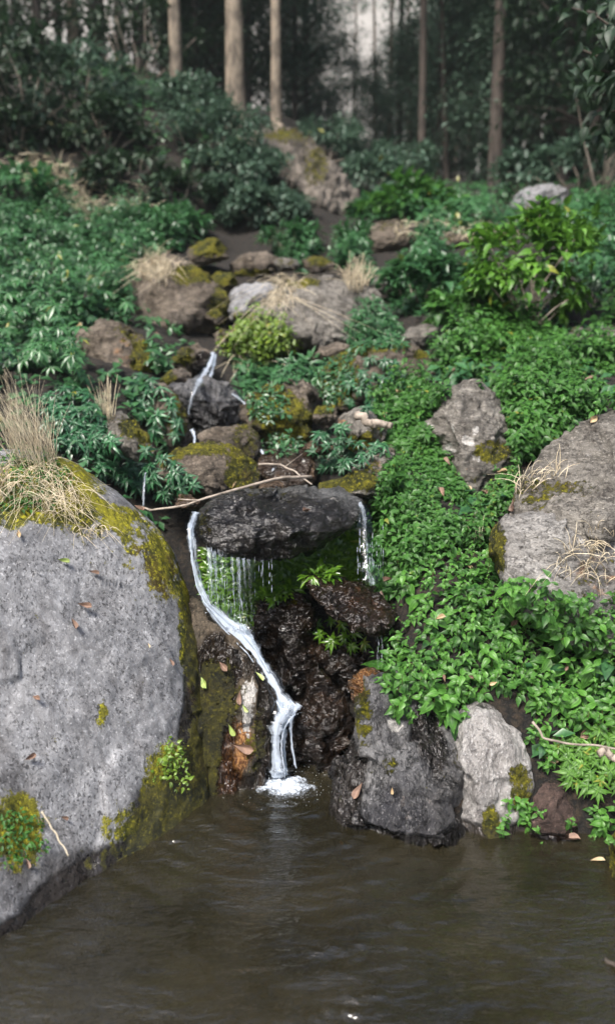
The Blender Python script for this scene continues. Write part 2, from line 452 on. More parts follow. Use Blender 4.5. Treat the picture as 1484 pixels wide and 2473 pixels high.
M['fall'] = fall_mat('white_water', 0.26, 0.72)
M['veil'] = fall_mat('thin_water', 0.42, 0.80, 8, 2)
k = NT('foam')
tcf = k.n('TexCoord').outputs['Object']
fn = k.noise(tcf, 55, 5, 0.75)
b_ = k.bsdf(Base_Color=k.mix(k.ramp(fn, .35, .6), (0.36, 0.41, 0.47), (0.66, 0.73, 0.82)), Roughness=0.25, Normal=k.bump(fn, .6, .006))
ft_ = k.n('BsdfTransparent')
fm_ = k.n('MixShader'); k.link(k.ramp(k.math('ADD', k.attr('tint'), k.math('MULTIPLY', k.math('SUBTRACT', k.noise(tcf, 70, 4, 0.7), 0.5), 1.6)), 0.15, 0.95), fm_.inputs[0])
k.link(ft_.outputs[0], fm_.inputs[1]); k.link(b_.outputs[0], fm_.inputs[2])
M['foam'] = k.done(fm_.outputs[0])

# ------------------------------------------------------------------ terrain: a smooth height surface through control points
CTRL = []      # world x, y, z
for u, v, Y in [
    # stream bed, from the recess under the wedge rock upwards
    (690, 1640, 3.45), (780, 1560, 3.5), (650, 1450, 3.62), (860, 1440, 3.55), (600, 1300, 3.85), (760, 1260, 3.9), (690, 1185, 4.15),
    (560, 1190, 4.25), (350, 1200, 4.2), (700, 1110, 4.6), (560, 1060, 4.95), (640, 1000, 5.5), (520, 930, 5.7), (600, 880, 6.1), (500, 800, 6.9), (560, 700, 7.8), (620, 640, 8.4),
    # right bank
    (960, 1600, 2.95), (1000, 1480, 3.1), (1200, 1640, 2.75), (1350, 1700, 2.7), (1480, 1700, 2.65), (1150, 1450, 3.05), (1300, 1420, 3.1), (1480, 1500, 2.95),
    (1000, 1300, 3.4), (1130, 1230, 3.6), (1000, 1120, 3.9), (1000, 1000, 4.5), (1250, 1080, 4.0), (1300, 960, 4.5), (1460, 900, 4.7), (1100, 880, 5.3),
    (850, 1000, 5.0), (800, 860, 6.2), (1000, 780, 6.5), (1300, 800, 5.9), (1480, 780, 6.0), (1150, 650, 7.6), (1400, 620, 7.8), (900, 640, 8.2), (1000, 520, 10.2), (1300, 520, 10.2), (1480, 500, 10.0),
    # left bank
    (60, 1100, 3.9), (200, 1050, 4.2), (0, 950, 4.8), (300, 930, 5.1), (0, 800, 6.2), (200, 720, 6.9), (400, 800, 6.4), (60, 560, 8.8), (300, 560, 9.0), (450, 640, 8.2), (650, 590, 9.2), (800, 560, 9.8),
    # foot of the cliff, bank above it, forest floor
    (300, 480, 9.9), (550, 540, 10.0), (100, 470, 9.9), (300, 310, 10.9), (60, 350, 10.7), (450, 330, 11.0), (560, 400, 10.9), (450, 240, 13), (570, 308, 13.2), (670, 308, 13.2), (760, 380, 13.2), (900, 480, 13.5), (1050, 450, 14.5), (1250, 460, 13.5), (1450, 450, 12.5),
    (700, 300, 18), (950, 430, 20), (1300, 420, 20)]:
    CTRL.append(W1(u, v, Y))
for p in [(-2, -2, 0.0), (2, -2, 0.0), (-1.2, 1.0, -0.4), (1.2, 1.0, -0.4), (0, 0, -0.4), (0, 1.8, -0.45), (0, 2.5, -0.4), (0.5, 2.3, -0.4), (-0.6, 2.1, -0.4), (1.0, 2.35, -0.3),
          (-0.15, 3.0, -0.35), (0.15, 3.05, -0.3), (-3, 1, 0.9), (-4, 3, 2.4), (3, 1, 0.9), (4, 3, 2.2), (-5, 6, 3.4), (5, 6, 3.2), (-8, 10, 5.5), (8, 10, 5), (-9, 14, 8), (9, 16, 7.5),
          (-2.0, 2.2, 0.5), (2.1, 2.3, 0.6), (-1.4, 3.0, 0.8), (-1.0, 2.6, 0.2), (1.75, 2.7, 0.75),
          (-14, 25, 13), (0, 28, 6.5), (14, 28, 12), (-24, 45, 24), (0, 45, 9.0), (24, 45, 20), (-5, -1, 4.2), (5, -1, 4.0), (-9, 0, 9), (9, 0, 9), (-6, -6, 2.5), (6, -6, 2.5), (0, -4.5, 0.6), (0, -9, 0.9), (-14, 8, 14), (14, 8, 13)]:  # side slopes out of view, raised to block low sky light
    CTRL.append(np.array(p, float))
CTRL = np.array(CTRL)


def _warp(x, y):
    # distances count less far away, so the near bank keeps its detail and the far hillside stays smooth
    r = np.hypot(x, y) + 1e-6
    s = np.log1p(r) / r
    return np.stack([x * s, y * s], -1)


_cw = _warp(CTRL[:, 0], CTRL[:, 1])


def _phi(d2):
    return 0.5 * d2 * np.log(d2 + 1e-9)


_n = len(CTRL)
_A = np.zeros((_n + 3, _n + 3))
_A[:_n, :_n] = _phi(((_cw[:, None] - _cw[None]) ** 2).sum(-1)) + np.eye(_n) * 2e-4
_A[:_n, _n] = 1; _A[:_n, _n + 1:] = _cw
_A[_n:, :_n] = _A[:_n, _n:].T
_w = np.linalg.solve(_A, np.concatenate([CTRL[:, 2], np.zeros(3)]))


def height(x, y):
    x = np.atleast_1d(np.asarray(x, float)); y = np.atleast_1d(np.asarray(y, float))
    q = _warp(x, y)
    z = _phi(((q[:, None] - _cw[None]) ** 2).sum(-1)) @ _w[:_n] + _w[_n] + q @ _w[_n + 1:]
    return np.maximum(z, -0.6)


ROCK_V, ROCK_F, _rn = [], [], 0


def grid_quads(ny, nx):
    i = np.arange(ny - 1)[:, None] * nx; j = np.arange(nx - 1)[None]
    return np.stack([i + j, i + j + 1, i + nx + j + 1, i + nx + j], -1).reshape(-1, 4)


NX, NY = 240, 300
gx = np.sinh(np.linspace(-1, 1, NX) * 3.6) / math.sinh(3.6) * 34
gy = -6 + (np.exp(np.linspace(0, 1, NY) * 3.1) - 1) / (math.exp(3.1) - 1) * 60
X, Y_ = np.meshgrid(gx, gy)
Z = height(X.ravel(), Y_.ravel()).reshape(X.shape)
P = np.stack([X, Y_, Z], -1).reshape(-1, 3)
P[:, 2] += 0.05 * fbm(P * 2.2, 5, 3) * np.clip(np.hypot(P[:, 0], P[:, 1]) / 3, 0.3, 3)
TQ = grid_quads(NY, NX)
ground = put('hillside', mesh_np('hillside', P, TQ, attrs={'tint': np.zeros(len(P))}), M['soil'])
tag(ground, 'dark earth hillside rising behind the pool', kind='structure')
ROCK_V.append(P); ROCK_F.append(TQ); _rn += len(P)

# far valley wall
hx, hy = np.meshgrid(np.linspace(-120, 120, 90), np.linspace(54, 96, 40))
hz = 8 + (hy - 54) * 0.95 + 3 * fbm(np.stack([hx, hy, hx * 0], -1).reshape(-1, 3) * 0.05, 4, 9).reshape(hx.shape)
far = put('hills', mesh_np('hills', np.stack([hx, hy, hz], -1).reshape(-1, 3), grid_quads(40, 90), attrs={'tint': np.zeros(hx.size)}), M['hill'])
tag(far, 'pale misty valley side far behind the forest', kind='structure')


# ------------------------------------------------------------------ rocks
def vert_normals(v, q):
    fn = np.cross(v[q[:, 2]] - v[q[:, 0]], v[q[:, 3]] - v[q[:, 1]])
    n = np.zeros_like(v)
    for c in range(4): np.add.at(n, q[:, c], fn)
    return n / (np.linalg.norm(n, axis=1)[:, None] + 1e-12)


def radial(poly, c, seg):
    poly = np.asarray(poly, float)
    th = np.arange(seg) / seg * 2 * math.pi
    d = np.stack([np.cos(th), np.sin(th)], -1)
    r = np.zeros(seg)
    a = poly - c; b = np.roll(a, -1, 0)
    for p0, p1 in zip(a, b):
        e = p1 - p0
        den = d[:, 0] * e[1] - d[:, 1] * e[0]
        den = np.where(np.abs(den) < 1e-9, 1e-9, den)
        t = (p0[0] * e[1] - p0[1] * e[0]) / den
        s = (p0[0] * d[:, 1] - p0[1] * d[:, 0]) / den
        ok = (t > 0) & (s >= -1e-6) & (s <= 1 + 1e-6)
        r = np.where(ok & (t > r), t, r)
    for _ in range(2):
        r = 0.25 * np.roll(r, 1) + 0.5 * r + 0.25 * np.roll(r, -1)
    return th, r


def rock(label, poly, Y, T=0.25, lean=0.0, turn=0.0, p=2.3, nf=5, rough=0.03, seed=1, mat='brown', paint=(), seg=110, rings=34,
         name='boulder', cat='boulder', centre=None, group=None, strata=0.0, back=1.0, jag=0.012, chip=None):
    """a boulder with the given outline at distance Y; T is how far it bulges, lean / turn tilt its face (metres per 100 px up / right)"""
    global _rn
    r_ = np.random.default_rng(seed * 101 + 5)
    poly = np.asarray(poly, float)
    if centre is None:
        x, y = poly[:, 0], poly[:, 1]; x1, y1 = np.roll(x, -1), np.roll(y, -1)
        cr = x * y1 - x1 * y; A = cr.sum() / 2
        centre = (((x + x1) * cr).sum() / 6 / A, ((y + y1) * cr).sum() / 6 / A)
    c = np.asarray(centre, float)
    th, rad = radial(poly, c, seg)
    rad = rad * (1 + jag * fbm(np.stack([np.cos(th) * 4, np.sin(th) * 4, th * 0 + seed], -1), 4, seed))
    ft = np.fft.rfft(rad); ft[3:] = 0
    soft = np.fft.irfft(ft, seg)
    cut = []
    for _ in range(nf):
        a = r_.uniform(0, 2 * math.pi); e = r_.uniform(0.25, 1.1)
        cut.append((math.cos(a) * math.cos(e), math.sin(a) * math.cos(e), math.sin(e), r_.uniform(0.74, 0.92)))

    # front: a square grid wrapped onto the disc (even sampling, no pole); back: a few rings sharing its rim
    G = max(41, int(1.2 * math.sqrt(seg * rings)))
    a_, b_ = np.meshgrid(np.linspace(-1, 1, G), np.linspace(-1, 1, G))
    sw = np.abs(a_) > np.abs(b_)
    r0 = np.where(sw, a_, b_)
    an = np.where(sw, math.pi / 4 * b_ / np.where(a_ == 0, 1, a_), math.pi / 2 - math.pi / 4 * a_ / np.where(b_ == 0, 1, b_))
    an = np.where((a_ == 0) & (b_ == 0), 0, an)
    an = np.where(r0 < 0, an + math.pi, an)
    s = np.sin(np.abs(r0) * math.pi / 2)
    tg = np.concatenate([th, [2 * math.pi]])

    def shape(s, an):
        am = np.mod(an, 2 * math.pi)
        w_ = sstep(0.15, 1.0, s)
        re = np.interp(am, tg, np.append(rad, rad[0])) * w_ + np.interp(am, tg, np.append(soft, soft[0])) * (1 - w_)
        x, y = s * np.cos(an), s * np.sin(an)
        return c[0] + re * x, c[1] + re * y, np.maximum(0, 1 - s ** p) ** (1 / p), x, y

    uf, vf, h0, x, y = shape(s, an)
    hf = h0
    for nx, ny, nz, kk in cut:
        hf = np.minimum(hf, (kk - nx * x - ny * y) / nz)
    hf = np.where(hf < 0, np.minimum(h0, 0.0), hf)
    hf = 0.9 * hf + 0.1 * h0
    ij = np.arange(G * G).reshape(G, G)
    rimv = np.concatenate([ij[0, :-1], ij[:-1, -1], ij[-1, :0:-1], ij[:0:-1, 0]])
    sb = np.sin(np.linspace(math.pi / 2, 0, 7)[1:-1])[:, None] + 0 * rimv[None]
    ub, vb, hb, _, _ = shape(sb, np.broadcast_to(an.ravel()[rimv][None], sb.shape))

    def depth(u, v, off):
        return Y + T + lean * (c[1] - v) / 100 + turn * (u - c[0]) / 100 + off

    Pf = Wn(uf, vf, depth(uf, vf, -T * hf)).reshape(-1, 3)
    Pb = Wn(ub, vb, depth(ub, vb, T * back * hb)).reshape(-1, 3)
    ctr = Wn([c[0]], [c[1]], [float(depth(c[0], c[1], T * back))])
    V = np.concatenate([Pf, Pb, ctr])
    nF, nB = len(Pf), len(Pb)
    m_ = len(rimv)
    loops = [rimv] + [nF + k_ * m_ + np.arange(m_) for k_ in range(5)]
    q = [grid_quads(G, G)[:, ::1]]
    for l0, l1 in zip(loops[:-1], loops[1:]):
        q.append(np.stack([l0, l1, np.roll(l1, -1), np.roll(l0, -1)], -1))
    q = np.concatenate(q)
    cb = len(V) - 1
    l1 = loops[-1]
    t = np.stack([l1, np.full(m_, cb), np.roll(l1, -1)], -1)
    n = vert_normals(V, q)
    n[cb] = n[l1].mean(0)
    big = T * 0.9 + 0.05
    d = rough * fbm(V / big * 1.6 + seed, 3, seed) + rough * 0.55 * fbm(V * 14 + seed, 4, seed + 3) + rough * 0.22 * fbm(V * 30, 2, seed + 8, ridged=True)
    # chipped planes: cells of the surface tilted their own way
    K = 46
    ar = np.zeros(len(V)); fa = np.linalg.norm(np.cross(V[q[:, 2]] - V[q[:, 0]], V[q[:, 3]] - V[q[:, 1]]), axis=1); np.add.at(ar, q[:, 0], fa); ar[nF:] *= 0.3
    cen = V[r_.choice(len(V), K, p=ar / ar.sum())] + r_.normal(0, 0.02, (K, 3)); gk = r_.normal(0, 1, (K, 3))
    Vw = V + 0.25 * big * np.stack([vnoise(V * 3 / big + 9 * a_, seed) for a_ in range(3)], -1) * 0.5
    d2 = ((Vw[:, None] - cen[None]) ** 2).sum(-1); ki = d2.argmin(1)
    ch = rough * 0.6 if chip is None else chip * 0.7
    d = d + ch * np.clip(((V - cen[ki]) * gk[ki]).sum(1) / big * 1.3, -1, 1)
    if strata:
        sv = V @ np.array([0.25, 0.35, 0.9])
        d = d + strata * vnoise(np.stack([sv * 26, V[:, 0] * 2, V[:, 1] * 2], -1), seed + 5)
    V = V + n * d[:, None]
    UVp = np.concatenate([np.stack([uf, vf], -1).reshape(-1, 2), np.stack([ub, vb], -1).reshape(-1, 2), [c]])
    at = {kk: np.zeros(len(V)) for kk in ('moss', 'wet', 'rust', 'pale')}
    up = n[:, 2]
    for pt in paint:
        ch = pt[0]
        if ch == 'up':           # moss that settles on upward faces
            at['moss'] += pt[1] * sstep(pt[2], pt[2] + 0.4, up)
        elif ch == 'waterline':  # wet foot of a stone standing in water
            at['wet'] += sstep(pt[1], 0.0, V[:, 2])
        else:
            _, u0, v0, ru, rv, a = pt
            dd = np.sqrt(((UVp[:, 0] - u0) / ru) ** 2 + ((UVp[:, 1] - v0) / rv) ** 2)
            at[ch] += a * sstep(1.25, 0.45, dd)
    for kk in at: at[kk] = np.clip(at[kk], -1, 1)
    ROCK_POLY.append(poly)
    BVH_SRC.append((V, [tuple(f) for f in q.tolist()] + [tuple(f) for f in t.tolist()]))
    o3 = np.array([V[:, 0].mean(), V[:, 1].mean(), V[:, 2].min()])
    ob = put(name, mesh_np(name, V - o3, q, t, attrs=at), M[mat], o3)
    return tag(ob, label, cat, group)


ROCK_POLY = []
BVH_SRC = [(P, [tuple(f) for f in TQ.tolist()])]

# --- the big stones round the pool
rock('huge grey speckled boulder sloping into the pool, moss along its right flank',
     [(-420, 1120), (-200, 1090), (0, 1085), (110, 1090), (180, 1110), (250, 1165), (320, 1215), (385, 1270), (425, 1330), (445, 1400), (462, 1480), (485, 1560), (505, 1660), (518, 1780), (528, 1880), (535, 1990),
      (510, 2150), (380, 2380), (190, 2600), (0, 2740), (-250, 2780), (-520, 2500), (-560, 1700)],
     2.42, T=0.30, lean=0.07, turn=0.075, p=2.7, nf=0, rough=0.013, chip=0.008, seed=3, mat='granite', seg=260, rings=90, centre=(60, 1650), name='boulder',
     paint=[('moss', 120, 1180, 150, 95, 1.0), ('moss', 0, 1220, 90, 80, .8), ('moss', 220, 1260, 90, 60, .45), ('moss', 340, 1300, 70, 90, .5), ('moss', 395, 1375, 46, 95, .72), ('moss', 290, 1240, 60, 30, .35), ('moss', 455, 1500, 30, 170, .9),
            ('moss', 495, 1780, 42, 260, .95), ('moss', 425, 1900, 95, 140, .8), ('wet', 470, 1870, 70, 180, .8), ('moss', 330, 1990, 110, 60, .6), ('moss', 400, 2010, 90, 70, .7), ('moss', 20, 2010, 110, 110, .85), ('moss', 60, 1950, 50, 40, .4),
            ('moss', 250, 1725, 18, 40, .75), ('wet', 478, 1640, 42, 330, 1), ('wet', 400, 1960, 120, 90, .6), ('rust', 470, 1640, 25, 120, .45), ('wet', 230, 2110, 360, 90, .5), ('waterline', .07), ('moss', 300, 2080, 130, 40, .45),
            ('pale', 70, 1390, 30, 26, .35), ('pale', 310, 1790, 16, 16, .5), ('pale', 150, 1560, 30, 20, .25)])
rock('brown root-streaked mossy slab between the grey boulder and the cascade',
     [(440, 1430), (500, 1455), (560, 1500), (610, 1560), (650, 1630), (668, 1700), (660, 1770), (655, 1850), (640, 1900), (600, 1940), (540, 2000), (490, 1990), (460, 1900), (430, 1700), (420, 1550)],
     2.80, T=0.16, lean=0.07, turn=-0.01, p=2.6, nf=4, rough=0.022, seed=5, mat='slab', seg=160, rings=50,
     paint=[('moss', 520, 1680, 70, 110, .75), ('moss', 500, 1800, 40, 200, .9), ('moss', 620, 1800, 30, 100, .5), ('rust', 575, 1800, 50, 80, .75), ('rust', 550, 1900, 40, 90, .6), ('pale', 600, 1690, 24, 80, .75), ('pale', 590, 1770, 22, 40, .5),
            ('wet', 520, 1760, 70, 200, .9), ('wet', 640, 1750, 25, 220, .9), ('wet', 600, 1600, 90, 50, .6), ('wet', 520, 1600, 60, 100, .7), ('waterline', .12)])
rock('broad dark wedge-shaped rock the stream pours over, dripping along its lower edge',
     [(462, 1262), (478, 1230), (515, 1205), (570, 1188), (640, 1180), (720, 1174), (790, 1180), (845, 1196), (882, 1222), (876, 1240), (850, 1262), (800, 1298), (760, 1320), (705, 1344), (650, 1356), (600, 1352), (550, 1338), (510, 1322), (475, 1300)],
     3.10, T=0.26, lean=0.20, turn=0.02, p=3.0, nf=5, rough=0.03, chip=0.035, seed=8, mat='wetdark', seg=170, rings=50,
     paint=[('wet', 660, 1270, 300, 120, .75), ('moss', 490, 1260, 26, 50, .4), ('pale', 800, 1215, 26, 10, .5), ('moss', 650, 1190, 120, 12, .35), ('rust', 620, 1335, 60, 14, .3)])
rock('black wet rock tucked under the wedge rock, left of the flat brown slab',
     [(612, 1452), (655, 1436), (715, 1440), (755, 1465), (775, 1560), (765, 1660), (720, 1720), (680, 1700), (650, 1620), (622, 1540)],
     3.22, T=0.16, lean=0.03, p=2.6, nf=4, rough=0.03, chip=0.05, seed=11, mat='wetbrown', strata=0.006, paint=[('wet', 690, 1550, 200, 200, 1), ('moss', 690, 1455, 40, 14, .5)])
rock('flat brown wet slab tilted to the right in the stream recess',
     [(728, 1396), (775, 1384), (830, 1392), (885, 1412), (930, 1445), (955, 1480), (945, 1508), (905, 1528), (850, 1510), (800, 1484), (752, 1446)],
     3.06, T=0.10, lean=0.2, turn=0.02, p=3.0, nf=3, rough=0.03, seed=13, mat='wetbrown', strata=0.004, paint=[('rust', 880, 1450, 80, 40, .42), ('rust', 745, 1400, 26, 14, .5), ('wet', 840, 1450, 200, 120, 1)])
rock('glossy dark brown rock beside the foot of the waterfall',
     [(752, 1612), (785, 1622), (800, 1665), (825, 1690), (862, 1735), (862, 1800), (838, 1860), (800, 1890), (730, 1880), (692, 1830), (688, 1775), (712, 1735), (738, 1690)],
     2.92, T=0.12, lean=0.05, p=2.3, nf=4, rough=0.03, chip=0.05, seed=17, mat='wetbrown', paint=[('wet', 770, 1750, 200, 200, 1), ('rust', 780, 1650, 30, 40, .4)])
rock('small rust-orange wet stone beside the front right boulder',
     [(838, 1645), (870, 1618), (905, 1606), (935, 1630), (930, 1690), (895, 1715), (852, 1700)], 2.96, T=0.08, p=2.2, nf=4, rough=0.02, seed=19, mat='wetbrown', name='stone', cat='stone', paint=[('rust', 885, 1655, 60, 60, .7), ('wet', 885, 1655, 80, 80, .5)])
rock('layered black rock at the back of the stream recess', [(760, 1560), (800, 1538), (880, 1530), (940, 1550), (950, 1640), (900, 1700), (820, 1690), (770, 1640)], 3.26, T=0.12, lean=0.06, p=2.6, nf=5, rough=0.03, chip=0.05, seed=21, mat='wetbrown', strata=0.012, paint=[('wet', 850, 1600, 160, 160, 1)])
rock('dark streaked boulder standing in the pool, right of the waterfall',
     [(880, 1660), (905, 1625), (960, 1625), (1020, 1650), (1080, 1680), (1135, 1705), (1180, 1800), (1185, 1900), (1195, 1990), (1190, 2070), (1180, 2130), (1000, 2150), (850, 2120), (792, 2040), (790, 1960), (806, 1880), (846, 1790)],
     2.47, T=0.22, lean=0.062, turn=-0.015, p=2.6, chip=0.055, strata=0.006, nf=7, rough=0.03, seed=23, mat='gneiss', seg=180, rings=56,
     paint=[('wet', 830, 1930, 60, 200, .9), ('wet', 1030, 1760, 50, 120, .7), ('wet', 1080, 1900, 50, 150, .5), ('pale', 960, 1740, 34, 44, .55), ('pale', 1000, 1880, 70, 70, .3), ('rust', 990, 1950, 80, 50, .25), ('rust', 830, 2030, 40, 40, .4), ('moss', 880, 1720, 24, 90, .55), ('moss', 940, 1850, 30, 26, .35), ('moss', 1105, 1840, 24, 40, .5), ('waterline', .07)])
rock('pale pinkish-white boulder at the water edge below the leafy bank',
     [(1078, 1735), (1112, 1695), (1160, 1685), (1215, 1705), (1258, 1755), (1286, 1830), (1290, 1900), (1262, 1960), (1250, 2030), (1240, 2090), (1190, 2110), (1110, 2080), (1090, 1980), (1085, 1880), (1078, 1800)],
     2.49, T=0.16, lean=0.062, p=2.8, chip=0.012, nf=4, rough=0.025, seed=29, mat='pale', seg=140, rings=44,
     paint=[('moss', 1185, 1985, 30, 45, .95), ('moss', 1250, 1900, 30, 70, .8), ('moss', 1215, 2050, 60, 40, .7), ('rust', 1245, 1930, 20, 60, .3), ('wet', 1180, 1700, 60, 14, .6), ('waterline', .07)])
rock('red-brown earthy stone at the water edge, right of the pale boulder',
     [(1275, 1900), (1310, 1870), (1350, 1872), (1385, 1900), (1395, 1990), (1390, 2070), (1330, 2100), (1270, 2070)], 2.45, T=0.1, lean=0.05, p=2.8, nf=3, rough=0.02, seed=31, mat='earthrock', name='stone', cat='stone', paint=[('waterline', .05), ('moss', 1300, 1885, 30, 20, .4)])
rock('dark grey stone half out of frame above the water at the right bank', [(1440, 1890), (1480, 1870), (1560, 1870), (1600, 1960), (1560, 2080), (1470, 2060), (1448, 1970)], 2.55, T=0.1, lean=0.05, nf=4, rough=0.02, seed=33, mat='brown', name='stone', cat='stone', paint=[('wet', 1480, 1950, 200, 200, .5)])
rock('mossy stone at the right edge of the pool', [(1470, 2040), (1490, 2000), (1560, 1990), (1620, 2060), (1580, 2160), (1490, 2150), (1472, 2100)], 2.2, T=0.1, nf=3, rough=0.02, seed=35, mat='brown', name='stone', cat='stone', paint=[('moss', 1490, 2060, 80, 100, .9)])
# --- right bank
rock('large grey boulder rising to the right edge, dry straw growing on its slope',
     [(1215, 1290), (1235, 1220), (1262, 1140), (1310, 1095), (1375, 1040), (1440, 1000), (1520, 970), (1640, 960), (1720, 1100), (1700, 1330), (1560, 1360), (1400, 1350), (1290, 1340)],
     2.98, T=0.3, lean=0.17, turn=0.0, p=2.8, nf=4, rough=0.03, seed=37, mat='tan', seg=170, rings=50,
     paint=[('moss', 1290, 1190, 90, 50, .5), ('moss', 1400, 1170, 70, 26, .45), ('pale', 1440, 1090, 70, 60, .25), ('wet', 1240, 1260, 30, 40, .5), ('rust', 1350, 1180, 120, 30, .3)])
rock('pale grey block with lichen below the large right-hand boulder',
     [(1178, 1320), (1195, 1270), (1240, 1245), (1310, 1235), (1400, 1225), (1500, 1230), (1620, 1240), (1680, 1400), (1620, 1580), (1460, 1590), (1330, 1540), (1240, 1460), (1195, 1385)],
     2.76, T=0.18, lean=0.10, p=3.0, nf=4, rough=0.03, seed=41, mat='lichen', seg=160, rings=48,
     paint=[('moss', 1190, 1310, 34, 60, .9), ('moss', 1180, 1370, 40, 30, .7), ('moss', 1440, 1400, 120, 70, .35), ('pale', 1310, 1400, 24, 24, .75), ('pale', 1345, 1370, 20, 16, .6), ('pale', 1400, 1310, 16, 16, .6), ('rust', 1440, 1390, 90, 70, .4)])
rock('tan boulder with white lichen spots standing in the leafy right bank',
     [(1012, 1035), (1040, 1010), (1068, 985), (1085, 950), (1115, 925), (1150, 920), (1185, 942), (1210, 985), (1222, 1040), (1240, 1110), (1220, 1170), (1150, 1215), (1105, 1190), (1085, 1110), (1045, 1068)],
     3.78, T=0.24, lean=0.12, p=2.4, nf=5, rough=0.035, seed=43, mat='tan', seg=140, rings=40,
     paint=[('pale', 1080, 1085, 14, 18, .8), ('pale', 1130, 1060, 22, 18, .8), ('pale', 1150, 1105, 20, 14, .7), ('pale', 1150, 1035, 12, 14, .7), ('pale', 1035, 1030, 14, 16, .6), ('pale', 1090, 1030, 8, 20, .5), ('moss', 1190, 1090, 60, 34, .8), ('rust', 1120, 1150, 50, 40, .3), ('moss', 1130, 1160, 40, 30, .3)])
rock('mossy golden rock at the right end of the wedge rock', [(752, 1170), (790, 1156), (845, 1150), (875, 1112), (905, 1088), (945, 1095), (955, 1160), (930, 1215), (870, 1215), (800, 1192)], 3.5, T=0.16, lean=0.12, nf=4, rough=0.025, seed=47, mat='tan', paint=[('moss', 820, 1165, 90, 26, 1), ('moss', 890, 1150, 40, 50, .6), ('rust', 900, 1120, 40, 40, .4), ('wet', 850, 1205, 90, 16, .7)])
rock('small pale rock with a mossy side under the grey broken branch', [(808, 1025), (830, 1000), (870, 985), (905, 995), (930, 1030), (920, 1085), (870, 1105), (825, 1080)], 4.05, T=0.16, lean=0.1, nf=4, rough=0.025, seed=53, mat='tan', paint=[('moss', 850, 1070, 60, 26, .8), ('moss', 900, 1045, 30, 30, .5), ('rust', 825, 1020, 14, 16, .5)])
rock('small brown rock peeping out of leaves below the pale rock', [(880, 1090), (905, 1072), (950, 1080), (960, 1110), (920, 1125), (888, 1115)], 3.75, T=0.08, nf=3, rough=0.015, seed=54, mat='brown', name='stone', cat='stone')
# --- middle of the stream
rock('rounded mossy boulder with a bare grey face just above the wedge rock',
     [(362, 1165), (385, 1118), (425, 1085), (475, 1066), (525, 1068), (565, 1085), (605, 1105), (630, 1145), (628, 1180), (590, 1215), (520, 1235), (430, 1225), (380, 1200)],
     3.72, T=0.26, lean=0.1, p=2.3, nf=4, rough=0.028, seed=59, mat='brown', seg=130, rings=40, paint=[('moss', 470, 1085, 110, 24, .85), ('moss', 585, 1140, 48, 60, .95), ('moss', 400, 1110, 40, 26, .7), ('pale', 480, 1130, 60, 30, .12), ('moss', 450, 1200, 60, 20, .5)])
rock('dark flat-topped rock behind the rounded mossy boulder', [(474, 1050), (490, 1036), (540, 1029), (595, 1027), (620, 1055), (638, 1098), (630, 1125), (560, 1130), (500, 1100)], 4.25, T=0.2, lean=0.06, p=2.8, nf=3, rough=0.02, seed=61, mat='brown', paint=[('moss', 590, 1060, 60, 50, .55), ('wet', 560, 1090, 120, 60, .6), ('pale', 510, 1042, 30, 10, .2)])
rock('wet black rock in the stream right of the rounded mossy boulder', [(620, 1140), (650, 1090), (700, 1075), (760, 1090), (770, 1150), (740, 1190), (660, 1195)], 4.0, T=0.15, lean=0.15, nf=5, rough=0.035, seed=63, mat='wetbrown', paint=[('wet', 690, 1130, 100, 100, .6)])
rock('mossy ochre mound in mid stream', [(585, 1000), (600, 960), (640, 928), (690, 915), (745, 925), (765, 960), (755, 1010), (748, 1055), (722, 1080), (680, 1100), (640, 1075), (605, 1045)], 4.65, T=0.26, lean=0.12, nf=4, rough=0.04, seed=67, mat='brown', paint=[('moss', 690, 1020, 90, 80, .85), ('moss', 640, 960, 60, 50, .7), ('rust', 700, 1020, 40, 30, .4), ('wet', 620, 1060, 40, 50, .6)])
rock('dark cracked rock under the upper cascade', [(415, 935), (450, 915), (500, 905), (545, 922), (572, 960), (580, 1015), (560, 1045), (500, 1045), (452, 1010), (430, 970)], 4.85, T=0.22, lean=0.1, nf=6, rough=0.045, seed=71, mat='gneiss', paint=[('wet', 500, 1000, 100, 50, .6), ('pale', 490, 970, 16, 14, .5), ('pale', 460, 940, 20, 12, .35)])
rock('brown mossy rock left of the dark cracked rock', [(365, 935), (400, 925), (430, 950), (452, 995), (466, 1050), (458, 1095), (410, 1100), (380, 1040)], 4.5, T=0.2, lean=0.06, nf=3, rough=0.025, seed=73, mat='brown', paint=[('moss', 430, 1000, 40, 80, .6), ('wet', 450, 1060, 30, 50, .5)])
rock('small mossy rock with a striped grey face among dark leaves at left', [(245, 1065), (262, 1020), (292, 995), (325, 1010), (358, 1050), (378, 1092), (372, 1120), (320, 1110), (270, 1090)], 3.9, T=0.17, lean=0.08, nf=4, rough=0.022, seed=79, mat='tan', strata=0.006, paint=[('moss', 325, 1030, 60, 34, .95), ('moss', 355, 1080, 26, 30, .6)])
rock('earthy overhung boulder in the left bank with a mossy right side', [(180, 850), (195, 805), (235, 775), (290, 770), (335, 800), (368, 855), (388, 912), (360, 945), (280, 945), (205, 915)], 5.35, T=0.32, lean=0.08, nf=4, rough=0.045, seed=83, mat='brown', paint=[('moss', 345, 870, 40, 60, .9), ('moss', 300, 800, 60, 30, .5), ('rust', 300, 850, 40, 50, .4), ('wet', 250, 920, 90, 30, .5)])
rock('small mossy stone left of the upper cascade', [(388, 915), (405, 895), (440, 888), (462, 902), (465, 925), (430, 935), (395, 932)], 5.05, T=0.12, nf=2, rough=0.015, seed=85, mat='brown', name='stone', cat='stone', paint=[('moss', 405, 910, 26, 26, .8), ('wet', 440, 910, 30, 30, .5)])
